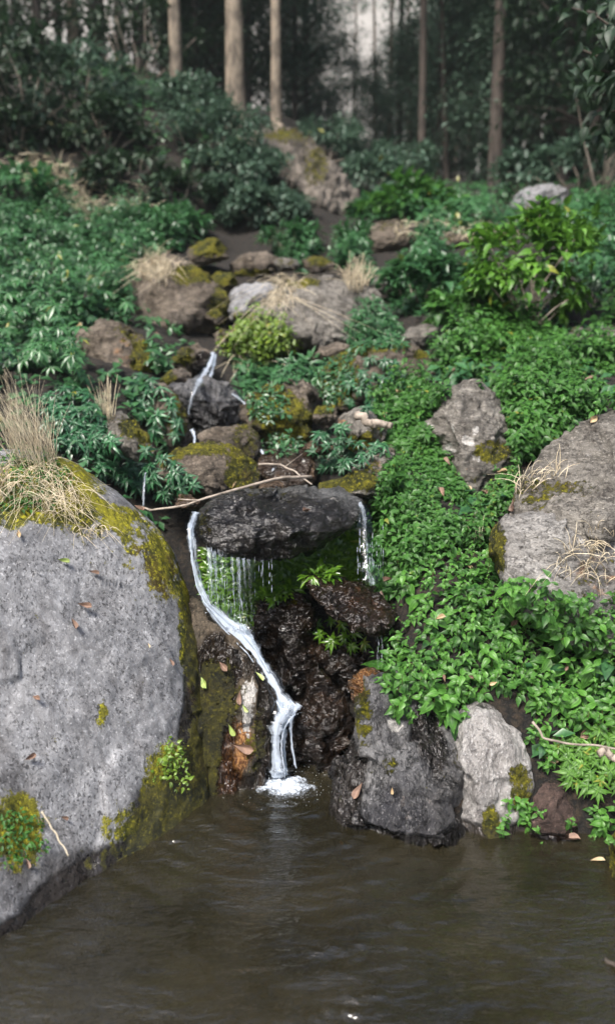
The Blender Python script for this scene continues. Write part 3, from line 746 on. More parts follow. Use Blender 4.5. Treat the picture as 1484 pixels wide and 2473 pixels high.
rock('dark mossy rock at the head of the upper cascade', [(405, 880), (425, 845), (470, 832), (512, 848), (520, 880), (490, 905), (440, 905)], 5.5, T=0.2, nf=4, rough=0.03, seed=87, mat='brown', paint=[('moss', 440, 860, 40, 30, .8), ('wet', 490, 880, 40, 40, .8)])
rock('large tan boulder with a long dark crease and dry grass hanging over its left end',
     [(520, 835), (555, 795), (600, 765), (645, 735), (690, 692), (740, 672), (800, 664), (850, 668), (895, 695), (940, 745), (968, 800), (950, 840), (880, 850), (800, 845), (720, 850), (640, 875), (560, 880)],
     6.0, T=0.45, lean=0.16, turn=0.03, p=2.6, nf=5, rough=0.05, seed=89, mat='tan', seg=150, rings=42, strata=0.012, paint=[('moss', 720, 682, 60, 16, .9), ('moss', 600, 800, 60, 50, .7), ('moss', 560, 840, 40, 30, .5), ('wet', 800, 840, 120, 20, .4)])
rock('layered grey rock left of the large tan boulder', [(550, 745), (556, 708), (590, 690), (640, 685), (672, 692), (668, 720), (640, 750), (600, 775), (555, 780)], 6.7, T=0.25, lean=0.1, nf=3, rough=0.02, seed=91, mat='granite', strata=0.02, paint=[('moss', 580, 765, 40, 16, .5)])
rock('back left boulder with pale dry grass on its crown', [(300, 720), (325, 665), (370, 620), (405, 605), (450, 625), (505, 675), (552, 720), (558, 790), (500, 830), (400, 825), (320, 790)], 6.6, T=0.4, lean=0.12, nf=5, rough=0.05, seed=93, mat='brown', paint=[('moss', 470, 660, 70, 30, .95), ('moss', 530, 740, 30, 60, .8), ('wet', 420, 780, 120, 40, .4)])
rock('mossy overhanging boulder right of mid stream with fern leaves below', [(770, 905), (795, 862), (860, 832), (950, 828), (1020, 845), (1046, 885), (1030, 925), (990, 960), (920, 1000), (840, 1010), (785, 980)], 5.0, T=0.32, lean=0.1, nf=4, rough=0.045, seed=97, mat='brown', strata=0.012, paint=[('moss', 890, 838, 110, 18, 1), ('moss', 820, 910, 60, 90, .75), ('moss', 1020, 855, 30, 14, .8)])
rock('sloping grey-brown slab left of the overhanging boulder', [(742, 868), (770, 840), (820, 824), (850, 835), (810, 870), (760, 885)], 5.6, T=0.15, nf=3, rough=0.02, seed=99, mat='brown', name='stone', cat='stone')
rock('rounded brown rock between the shrub and the overhanging boulder', [(966, 815), (985, 793), (1030, 783), (1085, 790), (1090, 825), (1040, 850), (985, 845)], 5.8, T=0.2, nf=4, rough=0.025, seed=101, mat='tan', name='stone', cat='stone')
rock('pale brown stone at the right edge of the upper bank', [(1440, 815), (1460, 793), (1500, 790), (1530, 815), (1500, 845), (1455, 840)], 5.6, T=0.15, nf=4, rough=0.02, seed=103, mat='tan', name='stone', cat='stone')
rock('mossy stone in the upper stream behind the back left boulder', [(450, 610), (480, 582), (520, 576), (550, 595), (555, 625), (500, 640), (460, 640)], 7.8, T=0.25, nf=3, rough=0.03, seed=105, mat='brown', name='stone', cat='stone', paint=[('moss', 505, 595, 60, 30, .9)])
rock('grey and mossy stone at the head of the stream', [(555, 640), (580, 615), (640, 610), (680, 630), (660, 665), (600, 680), (560, 670)], 7.9, T=0.25, nf=4, rough=0.03, seed=107, mat='brown', name='stone', cat='stone', paint=[('moss', 610, 665, 60, 20, .9)])
rock('mossy block in the stream below the head stone', [(505, 690), (520, 660), (560, 655), (580, 690), (560, 720), (520, 720)], 7.3, T=0.2, nf=4, rough=0.03, seed=108, mat='brown', name='stone', cat='stone', paint=[('moss', 540, 670, 50, 30, .9)])
rock('brown earth-covered rock behind the right bank leaves', [(880, 575), (900, 540), (950, 530), (1000, 560), (1010, 610), (950, 625), (895, 615)], 8.6, T=0.3, nf=4, rough=0.04, seed=109, mat='brown', paint=[('moss', 940, 545, 40, 20, .4)])
rock('tall pale leaning cliff boulder below the tree trunks',
     [(570, 350), (590, 318), (640, 305), (700, 308), (760, 340), (800, 390), (835, 445), (870, 500), (885, 545), (850, 580), (790, 600), (740, 560), (690, 480), (620, 420)],
     10.6, T=0.9, lean=0.32, turn=0.0, p=2.4, nf=5, rough=0.12, seed=113, mat='cliff', seg=130, rings=40, paint=[('moss', 760, 400, 40, 70, .6), ('moss', 680, 330, 80, 26, .7), ('wet', 760, 530, 50, 60, .5), ('wet', 650, 380, 60, 40, .5)])  # wet blobs here paint the shadowed left side darker
rock('grey boulder among shrubs at the right forest edge', [(1225, 500), (1250, 465), (1310, 445), (1370, 455), (1385, 490), (1320, 515), (1250, 520)], 10.3, T=0.4, nf=5, rough=0.06, seed=117, mat='granite', paint=[('moss', 1290, 500, 50, 20, .4)])

for lab, u, v, Y, a, b, mt, mo, sd in [
    ('small wet stone at the right foot of the rounded mossy boulder', 655, 1175, 3.75, 26, 18, 'wetbrown', 0, 201), ('mossy cobble under the dark flat-topped rock, to its right', 690, 1075, 4.3, 30, 22, 'brown', .8, 202), ('flat dark stone beside the pale rock with a mossy side', 770, 1085, 4.1, 34, 20, 'wetbrown', .3, 203),
    ('mossy lump under the ochre mound, on its right', 780, 1000, 4.7, 36, 30, 'brown', .9, 204), ('dark stone right of the dark cracked rock', 600, 985, 5.0, 26, 20, 'wetbrown', .2, 205), ('grey cobble at the left foot of the dark cracked rock', 420, 990, 4.6, 22, 16, 'gneiss', .3, 206),
    ('mossy stone above the ochre mound', 720, 900, 5.3, 44, 26, 'brown', .8, 207), ('brown stone above the head of the upper cascade', 545, 815, 6.0, 28, 20, 'brown', .5, 208), ('mossy cobble left of the layered grey rock', 520, 765, 6.6, 26, 18, 'brown', .9, 209), ('grey stone behind the layered grey rock', 690, 640, 7.6, 34, 20, 'tan', .4, 210),
    ('mossy block right of the head stone', 770, 640, 7.7, 40, 22, 'brown', .8, 211), ('wet stone behind the left end of the wedge rock', 455, 1215, 3.6, 34, 18, 'wetbrown', .3, 212), ('tan stone half hidden in weeds right of the large tan boulder', 930, 690, 7.2, 34, 24, 'tan', .3, 213), ('brown stone in the weeds below the forest edge', 1110, 585, 8.4, 50, 26, 'brown', .4, 214), ('pale stone in the bank below the bright shrub', 1400, 810, 5.7, 40, 24, 'tan', .3, 215)]:
    rr_ = np.random.default_rng(sd); an_ = np.arange(9) / 9 * 2 * math.pi; k_ = rr_.uniform(.75, 1.15, 9)
    rock(lab, np.stack([u + a * k_ * np.cos(an_), v + b * k_ * np.sin(an_)], -1), Y, T=a * px(Y) * .8, lean=.1, nf=5, rough=0.02, seed=sd, mat=mt, name='stone', cat='stone', paint=[('moss', u, v - b * .5, a, b * .8, mo), ('wet', u, v + b * .5, a, b, .5)])

BVH = []
for vv, ff in BVH_SRC:
    BVH.append(BVHTree.FromPolygons([tuple(x) for x in vv.tolist()], ff, epsilon=0.0))


def cast(u, v):
    """what the line of sight (u, v) meets: point, normal"""
    d = Vector(W1(u, v, 1.0) - np.array([0, 0, CAMZ])).normalized()
    best = None
    for bi, b in enumerate(BVH):
        h = b.ray_cast(Vector((0, 0, CAMZ)), d, 80)
        if h[0] is not None and (best is None or h[3] < best[2]):
            best = (h[0], h[1] if h[1].dot(d) < 0 else -h[1], h[3], bi)
    return best

# ------------------------------------------------------------------ water
wx, wy = np.meshgrid(np.concatenate([np.linspace(-7, -1.4, 12)[:-1], np.linspace(-1.4, 1.5, 460), np.linspace(1.5, 7, 12)[1:]]), np.concatenate([np.linspace(-3, 1.5, 20)[:-1], np.linspace(1.5, 3.2, 320), np.linspace(3.2, 3.4, 4)[1:]]))
fx, fy = W1(680, 1880, 2.78)[:2]
rr = np.hypot(wx - fx, wy - fy)
wp = np.stack([wx, wy, wx * 0], -1).reshape(-1, 3)
wz = 0.0035 * np.sin(rr * 95) * np.exp(-rr * 2.2) + 0.0018 * np.sin(rr * 60 + 1 + 2 * wx) * np.exp(-rr * 1.1)
wz = wz.ravel() + 0.0045 * fbm(wp * np.array([5, 13, 1]), 3, 21) + 0.0015 * fbm(wp * np.array([16, 40, 1]), 2, 25)
for gu, gv, gl_, ga in [(770, 2298, 70, 1), (815, 2291, 60, 1), (865, 2283, 40, .8), (850, 2412, 40, .9), (900, 2402, 60, 1), (795, 2440, 22, .8), (850, 2452, 50, .9), (770, 2462, 16, .7), (620, 2010, 60, .4), (900, 2130, 70, .4), (1010, 2160, 60, .4), (960, 2230, 50, .4)]:
    d_ = W1(gu, gv, 1.0) - np.array([0, 0, CAMZ]); g0 = np.array([0, 0, CAMZ]) - d_ * CAMZ / d_[2]
    hx_ = (wp[:, 0] - g0[0]) / (gl_ * 0.5 * px(g0[1])); hy_ = (wp[:, 1] - g0[1] - 0.006 * np.sin(wp[:, 0] * 60 + gu)) / 0.014
    wz = wz + ga * 0.0065 * np.exp(-hx_ ** 4 - hy_ ** 2)
wp[:, 2] = wz
pool = put('water', mesh_np('water', wp, grid_quads(*wx.shape)), M['water'])
tag(pool, 'murky brown pool rippled by the waterfall', kind='structure')


def ribbon(g, path, widths, nc=9, nl=60, bulge=0.35, noise=0.006, seed=0, dens=(0.5, 0.5)):
    """a sheet of running water along a path of (u, v, Y) with widths in px"""
    path = np.asarray(path, float); t = np.linspace(0, 1, len(path)); tt = np.linspace(0, 1, nl)
    # smooth interpolation (Catmull-Rom through np)
    def cr(a):
        a = np.asarray(a, float); n = len(a); x = tt * (n - 1); i = np.clip(x.astype(int), 0, n - 2); f = x - i
        p = lambda k_: a[np.clip(i + k_, 0, n - 1)]
        return 0.5 * ((2 * p(0)) + (-p(-1) + p(1)) * f + (2 * p(-1) - 5 * p(0) + 4 * p(1) - p(2)) * f ** 2 + (-p(-1) + 3 * p(0) - 3 * p(1) + p(2)) * f ** 3)
    u, v, y, w = cr(path[:, 0]), cr(path[:, 1]), cr(path[:, 2]), cr(widths)
    du, dv = np.gradient(u), np.gradient(v); L = np.hypot(du, dv) + 1e-6
    nu, nv = -dv / L, du / L
    c = np.linspace(-0.5, 0.5, nc)
    jit = 1 + 0.25 * vnoise(np.stack([tt * 14, tt * 0 + seed, tt * 0], -1), seed) + 0.22 * vnoise(np.stack([tt * 45, tt * 0 + seed, tt * 0], -1), seed + 1)
    U = u[:, None] + c[None] * (w * jit)[:, None] * nu[:, None]
    V = v[:, None] + c[None] * (w * jit)[:, None] * nv[:, None]
    Yd = y[:, None] - bulge * (w * px(y))[:, None] * (0.25 - c[None] ** 2) * 2
    Pp = Wn(U, V, Yd).reshape(-1, 3)
    Pp[:, 1] -= noise * 0.7 * fbm(Pp * np.array([75, 60, 22]) + seed, 4, seed, 0.65)
    Pp[:, 0] += noise * 0.7 * fbm(Pp * np.array([40, 60, 60]) + seed, 3, seed + 4)
    ln = np.cumsum(L * px(y)) 
    uv = np.stack([np.broadcast_to((c + 0.5)[None], U.shape), np.broadcast_to(ln[:, None] * 6, U.shape)], -1).reshape(-1, 2)
    g.add(Pp, grid_quads(nl, nc), None, uv, np.repeat(np.interp(tt, np.linspace(0, 1, len(dens)), dens), nc))


def drip(g, u, v0, v1, Y, w=2.2, seed=0):
    """a broken thread of falling drops"""
    r_ = random.Random(seed)
    v = v0
    while v < v1:
        l = r_.uniform(10, 34) * (0.6 + 0.8 * (v - v0) / (v1 - v0 + 1)); e = min(v1, v + l)
        n = 5
        uu = u + r_.uniform(-1.5, 1.5)
        pts = Wn(np.full(n, uu), np.linspace(v, e, n), np.full(n, Y))
        g.tube(pts, np.array([0.2, 0.6, 1, 0.8, 0.2]) * w * 0.36 * px(Y) * r_.uniform(0.5, 1.3), 5, r_.uniform(.25, .75))
        v = e + r_.uniform(2, 26)


def waterfall(label, group='falls of the stream'):
    e = put('waterfall', None)
    return tag(e, label, 'waterfall', group)


wf = waterfall('long white cascade curving round the slab and dropping into the pool')
wf.location = (fx, fy, 0)
base = np.array([fx, fy, 0])
g = Geo()
ribbon(g, [(474, 1236, 3.26), (460, 1275, 3.10), (464, 1340, 3.06), (480, 1410, 3.03), (507, 1465, 3.01), (552, 1512, 3.0), (602, 1562, 2.98), (642, 1625, 2.95), (672, 1680, 2.92), (692, 1718, 2.89)], [22, 26, 22, 24, 30, 56, 60, 48, 44, 56], 22, 220, seed=1, dens=(.4, .45, .4, .45, .5, .75, .8, .8, .8, .9))
ribbon(g, [(474, 1236, 3.28), (466, 1290, 3.09), (480, 1380, 3.05), (502, 1450, 3.03)], [30, 22, 12, 10], 12, 90, seed=3, dens=(.35, .25, .2))
ribbon(g, [(560, 1510, 3.08), (590, 1520, 3.03), (620, 1570, 2.99), (650, 1630, 2.95)], [50, 40, 22, 18], 12, 90, seed=4)
put('water_chute', g.mesh('water_chute', off=base), M['fall'], parent=wf)
g = Geo()
r_ = np.random.default_rng(4)
PT = np.array([(474, 1236, 3.25), (460, 1275, 3.08), (464, 1340, 3.04), (480, 1410, 3.01), (507, 1465, 2.99), (552, 1512, 2.98), (602, 1562, 2.96), (642, 1625, 2.93), (672, 1680, 2.90), (692, 1718, 2.87)])
for i in range(3):
    off = r_.normal(0, 1) * np.array([6, 6, 4, 5, 5, 8, 9, 7, 6, 9]) + r_.normal(0, 1.2, 10)
    a0 = r_.choice([0, 2, 3, 4, 4, 5, 5, 6]); a1 = min(10, a0 + r_.integers(4, 9))
    if a1 - a0 < 3: continue
    pt = PT.copy(); pt[:, 0] += off; pt[:, 1] += -off * .4; pt[:, 2] += r_.uniform(-.015, .01)
    w0 = r_.uniform(3, 8)
    ribbon(g, pt[a0:a1], np.linspace(.5, 1, a1 - a0) * w0, 4, 40, seed=100 + i, dens=(.35 if a0 < 3 else .6, .5, .7))
LP = np.array([(705, 1706, 2.89), (690, 1724, 2.86), (672, 1752, 2.835), (667, 1800, 2.825), (670, 1878, 2.82)])
for i in range(3):
    off = r_.normal(0, 1) * np.array([11, 15, 12, 9, 12]) + r_.normal(0, 1, 5)
    pt = LP.copy(); pt[:, 0] += off; pt[:, 2] += r_.uniform(-.012, .01)
    ribbon(g, pt[r_.integers(0, 2):], np.full(5, r_.uniform(3, 7))[:5], 4, 40, seed=140 + i)
put('water_strand', g.mesh('water_strand', off=base), M['fall'], parent=wf)
g = Geo()
ribbon(g, [(712, 1700, 2.90), (690, 1722, 2.87), (670, 1750, 2.84), (666, 1800, 2.83), (670, 1878, 2.825)], [46, 66, 60, 48, 58], 22, 130, seed=6)
ribbon(g, [(700, 1720, 2.87), (686, 1760, 2.85), (686, 1810, 2.84), (692, 1872, 2.83)], [30, 26, 16, 12], 7, 50, seed=7)
ribbon(g, [(722, 1700, 2.88), (706, 1730, 2.86), (702, 1775, 2.85), (714, 1855, 2.84)], [26, 18, 12, 8], 7, 50, seed=8)
put('lower_fall', g.mesh('lower_fall', off=base), M['fall'], parent=wf)
g = Geo()
for i in range(34):
    uu = 500 + 160 * random.random() ** 1.3
    v0 = 1318 + (uu - 500) * 0.22 + random.uniform(-4, 8)
    drip(g, uu, v0, random.uniform(1420, 1505) if uu < 615 else random.uniform(1380, 1440), 3.08 + random.uniform(-.02, .08), random.uniform(1.6, 3.4), i)
put('dripping_water', g.mesh('dripping_water', off=base), M['foam'], parent=wf)
g = Geo()
for i, (a, b, w) in enumerate([(505, 1322, 11), (518, 1330, 12), (532, 1335, 9), (545, 1338, 12), (560, 1343, 8), (575, 1345, 13), (588, 1348, 8), (600, 1350, 10)]):
    ribbon(g, [(a, b, 3.11), (a + 3, b + 50, 3.08), (a + 5, b + 100, 3.06), (a + 8, 1500, 3.05)], [w * 2.2, w * 2.2, w * 2, w * 2], 9, 90, seed=20 + i, dens=(random.uniform(.2, .5), random.uniform(.05, .35), random.uniform(.0, .3), .3))
put('water_veil', g.mesh('water_veil', off=base), M['veil'], parent=wf)
# splash foam where the fall meets the pool
g = Geo()
nr, nt = 26, 90
th = np.linspace(0, 2 * math.pi, nt, endpoint=False)
s = np.linspace(0.02, 1, nr)
edge = 1 + 0.35 * fbm(np.stack([np.cos(th) * 2.5, np.sin(th) * 2.5, th * 0], -1), 4, 5)
ax, ay = 0.125, 0.085
fcx, fcy = W1(683, 1872, 2.80)[:2]
Xf = fcx + 0.01 + ax * s[:, None] * (edge * np.cos(th))[None]; Yf = fcy - 0.02 + ay * s[:, None] * (edge * np.sin(th))[None]
pf = np.stack([Xf, Yf, Xf * 0], -1).reshape(-1, 3)
env = np.broadcast_to((1 - s[:, None] ** 2.2), Xf.shape).ravel()
pf[:, 2] = 0.004 + 0.022 * env * (0.5 + 0.9 * fbm(pf * 55, 4, 2)) + 0.004 * fbm(pf * 150, 2, 4) - 0.008 * (1 - env) ** 4
i = np.arange(nr - 1)[:, None] * nt; j = np.arange(nt)[None]
g.add(pf, np.stack([i + j, i + (j + 1) % nt, i + nt + (j + 1) % nt, i + nt + j], -1).reshape(-1, 4), tint=np.clip(env * 0.85, 0, 1))
# bubbles and flung drops
ico = np.array([(1, 0, 0), (-1, 0, 0), (0, 1, 0), (0, -1, 0), (0, 0, 1), (0, 0, -1)], float)
icf = [(0, 2, 4), (2, 1, 4), (1, 3, 4), (3, 0, 4), (2, 0, 5), (1, 2, 5), (3, 1, 5), (0, 3, 5)]
for i in range(170):
    a = random.uniform(0, 2 * math.pi); d = abs(random.gauss(0.75, 0.45))
    r_ = random.uniform(0.0006, 0.0017)
    x, y = fcx + .02 + ax * 1.25 * d * math.cos(a), fcy - .02 + ay * 1.4 * d * math.sin(a)
    z = 0.003 + (abs(random.gauss(0, 0.05)) if random.random() < 0.15 and d < 1 else 0)
    g.add(ico * r_ + np.array([x, y, z]), None, icf, tint=1)
put('splash_foam', g.mesh('splash_foam', off=base), M['foam'], parent=wf)['kind'] = 'stuff'
g = Geo()
for (cu, cv_, cy, ru_, rv_, n_) in [(700, 1712, 2.855, 24, 20, 150), (575, 1518, 2.985, 34, 10, 110), (672, 1865, 2.815, 30, 14, 120), (505, 1470, 3.0, 10, 14, 30)]:
    for i in range(n_):
        a = random.uniform(0, 2 * math.pi); d = abs(random.gauss(0, .55))
        far_ = random.random() < .25
        d *= 1.9 if far_ else 1
        c_ = W1(cu + ru_ * d * math.cos(a), cv_ + rv_ * d * math.sin(a), cy + random.uniform(-.02, .012))
        r_ = random.uniform(.0008, .0018) if far_ else random.uniform(.0012, .0034) * (1.15 - .4 * d)
        g.add(ico * r_ * np.array([1, 1, random.uniform(.7, 1.5)]) + c_, None, icf, tint=random.uniform(.4, .9))
put('churned_foam', g.mesh('churned_foam', off=base), M['foam'], parent=wf)['kind'] = 'stuff'

wf = waterfall('small curtain of water falling through leaves at the right end of the wedge rock')
b0 = W1(890, 1400, 3.2); wf.location = b0
g = Geo()
ribbon(g, [(868, 1212, 3.42), (878, 1240, 3.32), (882, 1290, 3.24), (884, 1350, 3.18), (900, 1412, 3.14)], [22, 30, 34, 40, 58], 14, 90, seed=31, dens=(.5, .3, .2, .15, .3))
ribbon(g, [(876, 1225, 3.40), (880, 1280, 3.28), (888, 1400, 3.16)], [22, 34, 60], 14, 90, seed=32, dens=(.3, .1, .1))
put('water_sheet', g.mesh('water_sheet', off=b0), M['veil'], parent=wf)
g = Geo()
for i in range(16):
    drip(g, random.uniform(862, 925), random.uniform(1240, 1330), random.uniform(1370, 1412), 3.16, random.uniform(1.4, 3), 60 + i)
for i in range(8):
    drip(g, random.uniform(905, 940), 1530 + random.uniform(0, 20), random.uniform(1590, 1625), 3.0, random.uniform(1.2, 2.2), 90 + i)
put('dripping_water', g.mesh('dripping_water', off=b0), M['foam'], parent=wf)
wf = waterfall('upper white cascade between dark mossy rocks')
b0 = W1(495, 920, 4.95); wf.location = b0
g = Geo()
ribbon(g, [(515, 850, 5.45), (508, 875, 5.3), (495, 900, 5.15), (480, 922, 5.0)], [14, 18, 22, 30], 14, 90, seed=41)
ribbon(g, [(520, 855, 5.45), (515, 885, 5.3), (505, 915, 5.1)], [14, 16, 16], 7, 30, seed=42)
ribbon(g, [(482, 918, 4.98), (474, 935, 4.80), (462, 965, 4.74), (455, 1000, 4.72)], [34, 26, 18, 14], 12, 60, seed=46, dens=(.4, .2, .15, .1))
ribbon(g, [(560, 950, 5.0), (585, 968, 4.9), (600, 985, 4.85), (612, 1010, 4.8)], [12, 16, 18, 20], 10, 50, seed=47, dens=(.2, .3, .4))
put('water_sheet', g.mesh('water_sheet', off=b0), M['fall'], parent=wf)
wf = waterfall('thin trickle beside the dark leaves left of the rounded mossy boulder')
b0 = W1(347, 1215, 3.7); wf.location = b0
g = Geo()
ribbon(g, [(352, 1140, 3.85), (349, 1165, 3.8), (347, 1190, 3.77), (346, 1220, 3.75)], [7, 9, 11, 15], 9, 60, seed=43)
put('water_sheet', g.mesh('water_sheet', off=b0), M['veil'], parent=wf)
wf = waterfall('short trickle at the left end of the dark flat-topped rock')
b0 = W1(468, 1060, 4.3); wf.location = b0
g = Geo()
ribbon(g, [(462, 1036, 4.45), (468, 1048, 4.38), (470, 1066, 4.32), (468, 1085, 4.3)], [16, 13, 10, 9], 9, 60, seed=44)
put('water_sheet', g.mesh('water_sheet', off=b0), M['fall'], parent=wf)
wf = waterfall('tiny trickle at the right end of the dark flat-topped rock')
b0 = W1(638, 1110, 4.2); wf.location = b0
g = Geo()
ribbon(g, [(630, 1085, 4.3), (636, 1098, 4.25), (642, 1116, 4.15), (660, 1135, 4.05)], [10, 12, 14, 20], 7, 30, seed=45)
put('water_sheet', g.mesh('water_sheet', off=b0), M['fall'], parent=wf)


# ------------------------------------------------------------------ leaves
def leaf_template(nl, nc, w, fold=0.25, droop=0.25, tip=1.0):
    """a blade of unit length along +Y: pointed oval, folded along the midrib, drooping to its tip"""
    t = np.linspace(0, 1, nl + 1)
    wid = w * np.sin(np.pi * t ** 0.66) ** 0.95 * (1 - 0.5 * t ** 2 * tip)
    wid[0] = 0.02; wid[-1] = 0.004
    c = np.linspace(-1, 1, nc + 1)
    x = wid[:, None] * c[None] * 0.5
    y = t[:, None] - 0.15 * droop * t[:, None] ** 2 + 0 * x
    z = fold * np.abs(x) - droop * t[:, None] ** 2 * 0.5 + 0 * x
    v = np.stack([x, y, z], -1).reshape(-1, 3)
    uv = np.stack([np.broadcast_to((c[None] + 1) / 2, x.shape), np.broadcast_to(t[:, None], x.shape)], -1).reshape(-1, 2)
    return v, grid_quads(nl + 1, nc + 1), uv


LT = {'near': leaf_template(7, 4, 0.52, 0.38, 0.75), 'small': leaf_template(5, 2, 0.52, 0.4, 0.6), 'narrow': leaf_template(5, 2, 0.27, 0.45, 0.55), 'far': leaf_template(2, 2, 0.6, 0.35, 0.4),
      'farnarrow': leaf_template(2, 2, 0.36, 0.4, 0.5), 'wide': leaf_template(6, 4, 0.62, 0.3, 0.5)}


def add_leaves(g, tmpl, pos, d, up, size, tint):
    tv, tq, tuv = LT[tmpl]
    pos = np.asarray(pos, float); d = np.asarray(d, float); up = np.asarray(up, float)
    d = d / (np.linalg.norm(d, axis=1)[:, None] + 1e-9)
    sx = np.cross(d, up); sx /= np.linalg.norm(sx, axis=1)[:, None] + 1e-9
    nz = np.cross(sx, d)
    m, kk = len(pos), len(tv)
    v = pos[:, None] + np.asarray(size)[:, None, None] * (tv[None, :, :1] * sx[:, None] + tv[None, :, 1:2] * d[:, None] + tv[None, :, 2:] * nz[:, None])
    q = (tq[None] + (np.arange(m) * kk)[:, None, None]).reshape(-1, 4)
    g.add(v.reshape(-1, 3), q, None, np.tile(tuv, (m, 1)), np.repeat(np.asarray(tint), kk))


def unit(a):
    return a / (np.linalg.norm(a, axis=-1, keepdims=True) + 1e-9)


def make_sprig(seed, pairs=4, L=0.06, H=0.10, tmpl='near', stem_r=0.0016):
    """an upright leafy shoot: crossed pairs of leaves, smallest and lightest at the tip"""
    r_ = np.random.default_rng(seed)
    g, gs = Geo(), Geo()
    k_ = pairs + 1
    sp_ = np.stack([np.cumsum(r_.normal(0, 0.006, k_ + 1)), np.cumsum(r_.normal(0, 0.006, k_ + 1)), np.linspace(-0.04, H, k_ + 1)], -1)
    gs.tube(sp_, np.linspace(1.3, 0.6, k_ + 1) * stem_r, 5, 0.4)
    pos, dr, up, sz, ti = [], [], [], [], []
    for i in range(pairs + 1):
        f = i / pairs
        a0 = i * math.pi / 2 + r_.uniform(-0.4, 0.4)
        for sgn in (0, 1):
            a = a0 + sgn * math.pi + r_.uniform(-0.3, 0.3)
            e = r_.uniform(-0.65, 0.05) + 0.45 * f
            pos.append(sp_[min(i + 1, k_)]); dr.append((math.cos(a) * math.cos(e), math.sin(a) * math.cos(e), math.sin(e))); up.append((0, 0, 1))
            sz.append(L * (1.05 - 0.62 * f) * r_.uniform(0.75, 1.2)); ti.append(np.clip(0.18 + 0.6 * f + r_.normal(0, 0.2), 0.0, 0.97))
    add_leaves(g, tmpl, pos, dr, up, np.array(sz), np.array(ti))
    return g.mesh('foliage'), gs.mesh('stem')


def make_whorl(seed, n=8, L=0.075, H=0.07):
    """a stem ending in a drooping fan of narrow toothed leaves"""
    r_ = np.random.default_rng(seed)
    g, gs = Geo(), Geo()
    top = np.array([r_.normal(0, .012), r_.normal(0, .012), H])
    gs.tube(np.array([[0, 0, -0.04], [top[0] * .3, top[1] * .3, H * .5], top]), [0.0022, 0.0018, 0.0014], 5, 0.4)
    pos, dr, up, sz, ti = [], [], [], [], []
    base_t = r_.uniform(0.1, 0.75)
    for ring, (m, e0, ll, dz) in enumerate([(n, -0.15, 1.0, 0), (max(3, n // 2), 0.25, 0.6, 0.004), (n - 2, -0.5, 0.85, -0.03)]):
        for i in range(m):
            a = (i + 0.5 * ring) / m * 2 * math.pi + r_.uniform(-.2, .2); e = e0 + r_.uniform(-.2, .15)
            pos.append(top + np.array([0, 0, dz])); dr.append((math.cos(a) * math.cos(e), math.sin(a) * math.cos(e), math.sin(e))); up.append((0, 0, 1))
            sz.append(L * ll * r_.uniform(.75, 1.15)); ti.append(np.clip(base_t + r_.normal(0, .15) + (0.2 if ring == 1 else 0), 0, .98))
    add_leaves(g, 'narrow', pos, dr, up, np.array(sz), np.array(ti))
    return g.mesh('foliage'), gs.mesh('stem')


def in_poly(poly, u, v):
    c = False; n = len(poly); j = n - 1
    for i in range(n):
        xi, yi = poly[i]; xj, yj = poly[j]
        if (yi > v) != (yj > v) and u < (xj - xi) * (v - yi) / (yj - yi) + xi: c = not c
        j = i
    return c


def scatter(poly, n, mind, seed, tries=30, ground=False):
    """up to n spots inside a polygon of the picture plane, at least mind px apart, found on the ground or stones behind it"""
    r_ = random.Random(seed)
    us = [p_[0] for p_ in poly]; vs = [p_[1] for p_ in poly]
    cell, out, grid_ = max(mind, 1e-3), [], {}
    for _ in range(n * tries):
        if len(out) >= n: break
        u, v = r_.uniform(min(us), max(us)), r_.uniform(min(vs), max(vs))
        if not in_poly(poly, u, v): continue
        ci, cj = int(u // cell), int(v // cell)
        if any((u - a) ** 2 + (v - b) ** 2 < mind * mind for x in (-1, 0, 1) for y in (-1, 0, 1) for a, b in grid_.get((ci + x, cj + y), ())): continue
        h = cast(u, v)
        if h is None or (ground and (h[3] > 0 or any(in_poly(q_, u, v - 18) or in_poly(q_, u, v - 36) for q_ in ROCK_POLY))): continue
        grid_.setdefault((ci, cj), []).append((u, v))
        out.append((h[0], h[1], u, v))
    return out


def plants(name, label, cat, group, protos, spots, mat, size=(0.8, 1.25), lean=0.35, seed=0):
    r_ = random.Random(seed)
    for p_, n_, u, v in spots:
        me, st = protos[r_.randrange(len(protos))]
        o = put(name, me, M[mat])
        ax = (Vector(n_) * 0.55 + Vector((0, 0, 0.7)) + Vector((r_.uniform(-.3, .3), -lean + r_.uniform(-.3, .3), 0))).normalized()
        q = ax.to_track_quat('Z', 'Y') @ Matrix.Rotation(r_.uniform(0, 6.28), 3, 'Z').to_quaternion()
        o.rotation_mode = 'QUATERNION'; o.rotation_quaternion = q
        o.location = p_
        sc_ = r_.uniform(*size); o.scale = (sc_, sc_, sc_)
        tag(o, label, cat, group)
        put('stem', st, M['stem'], parent=o)


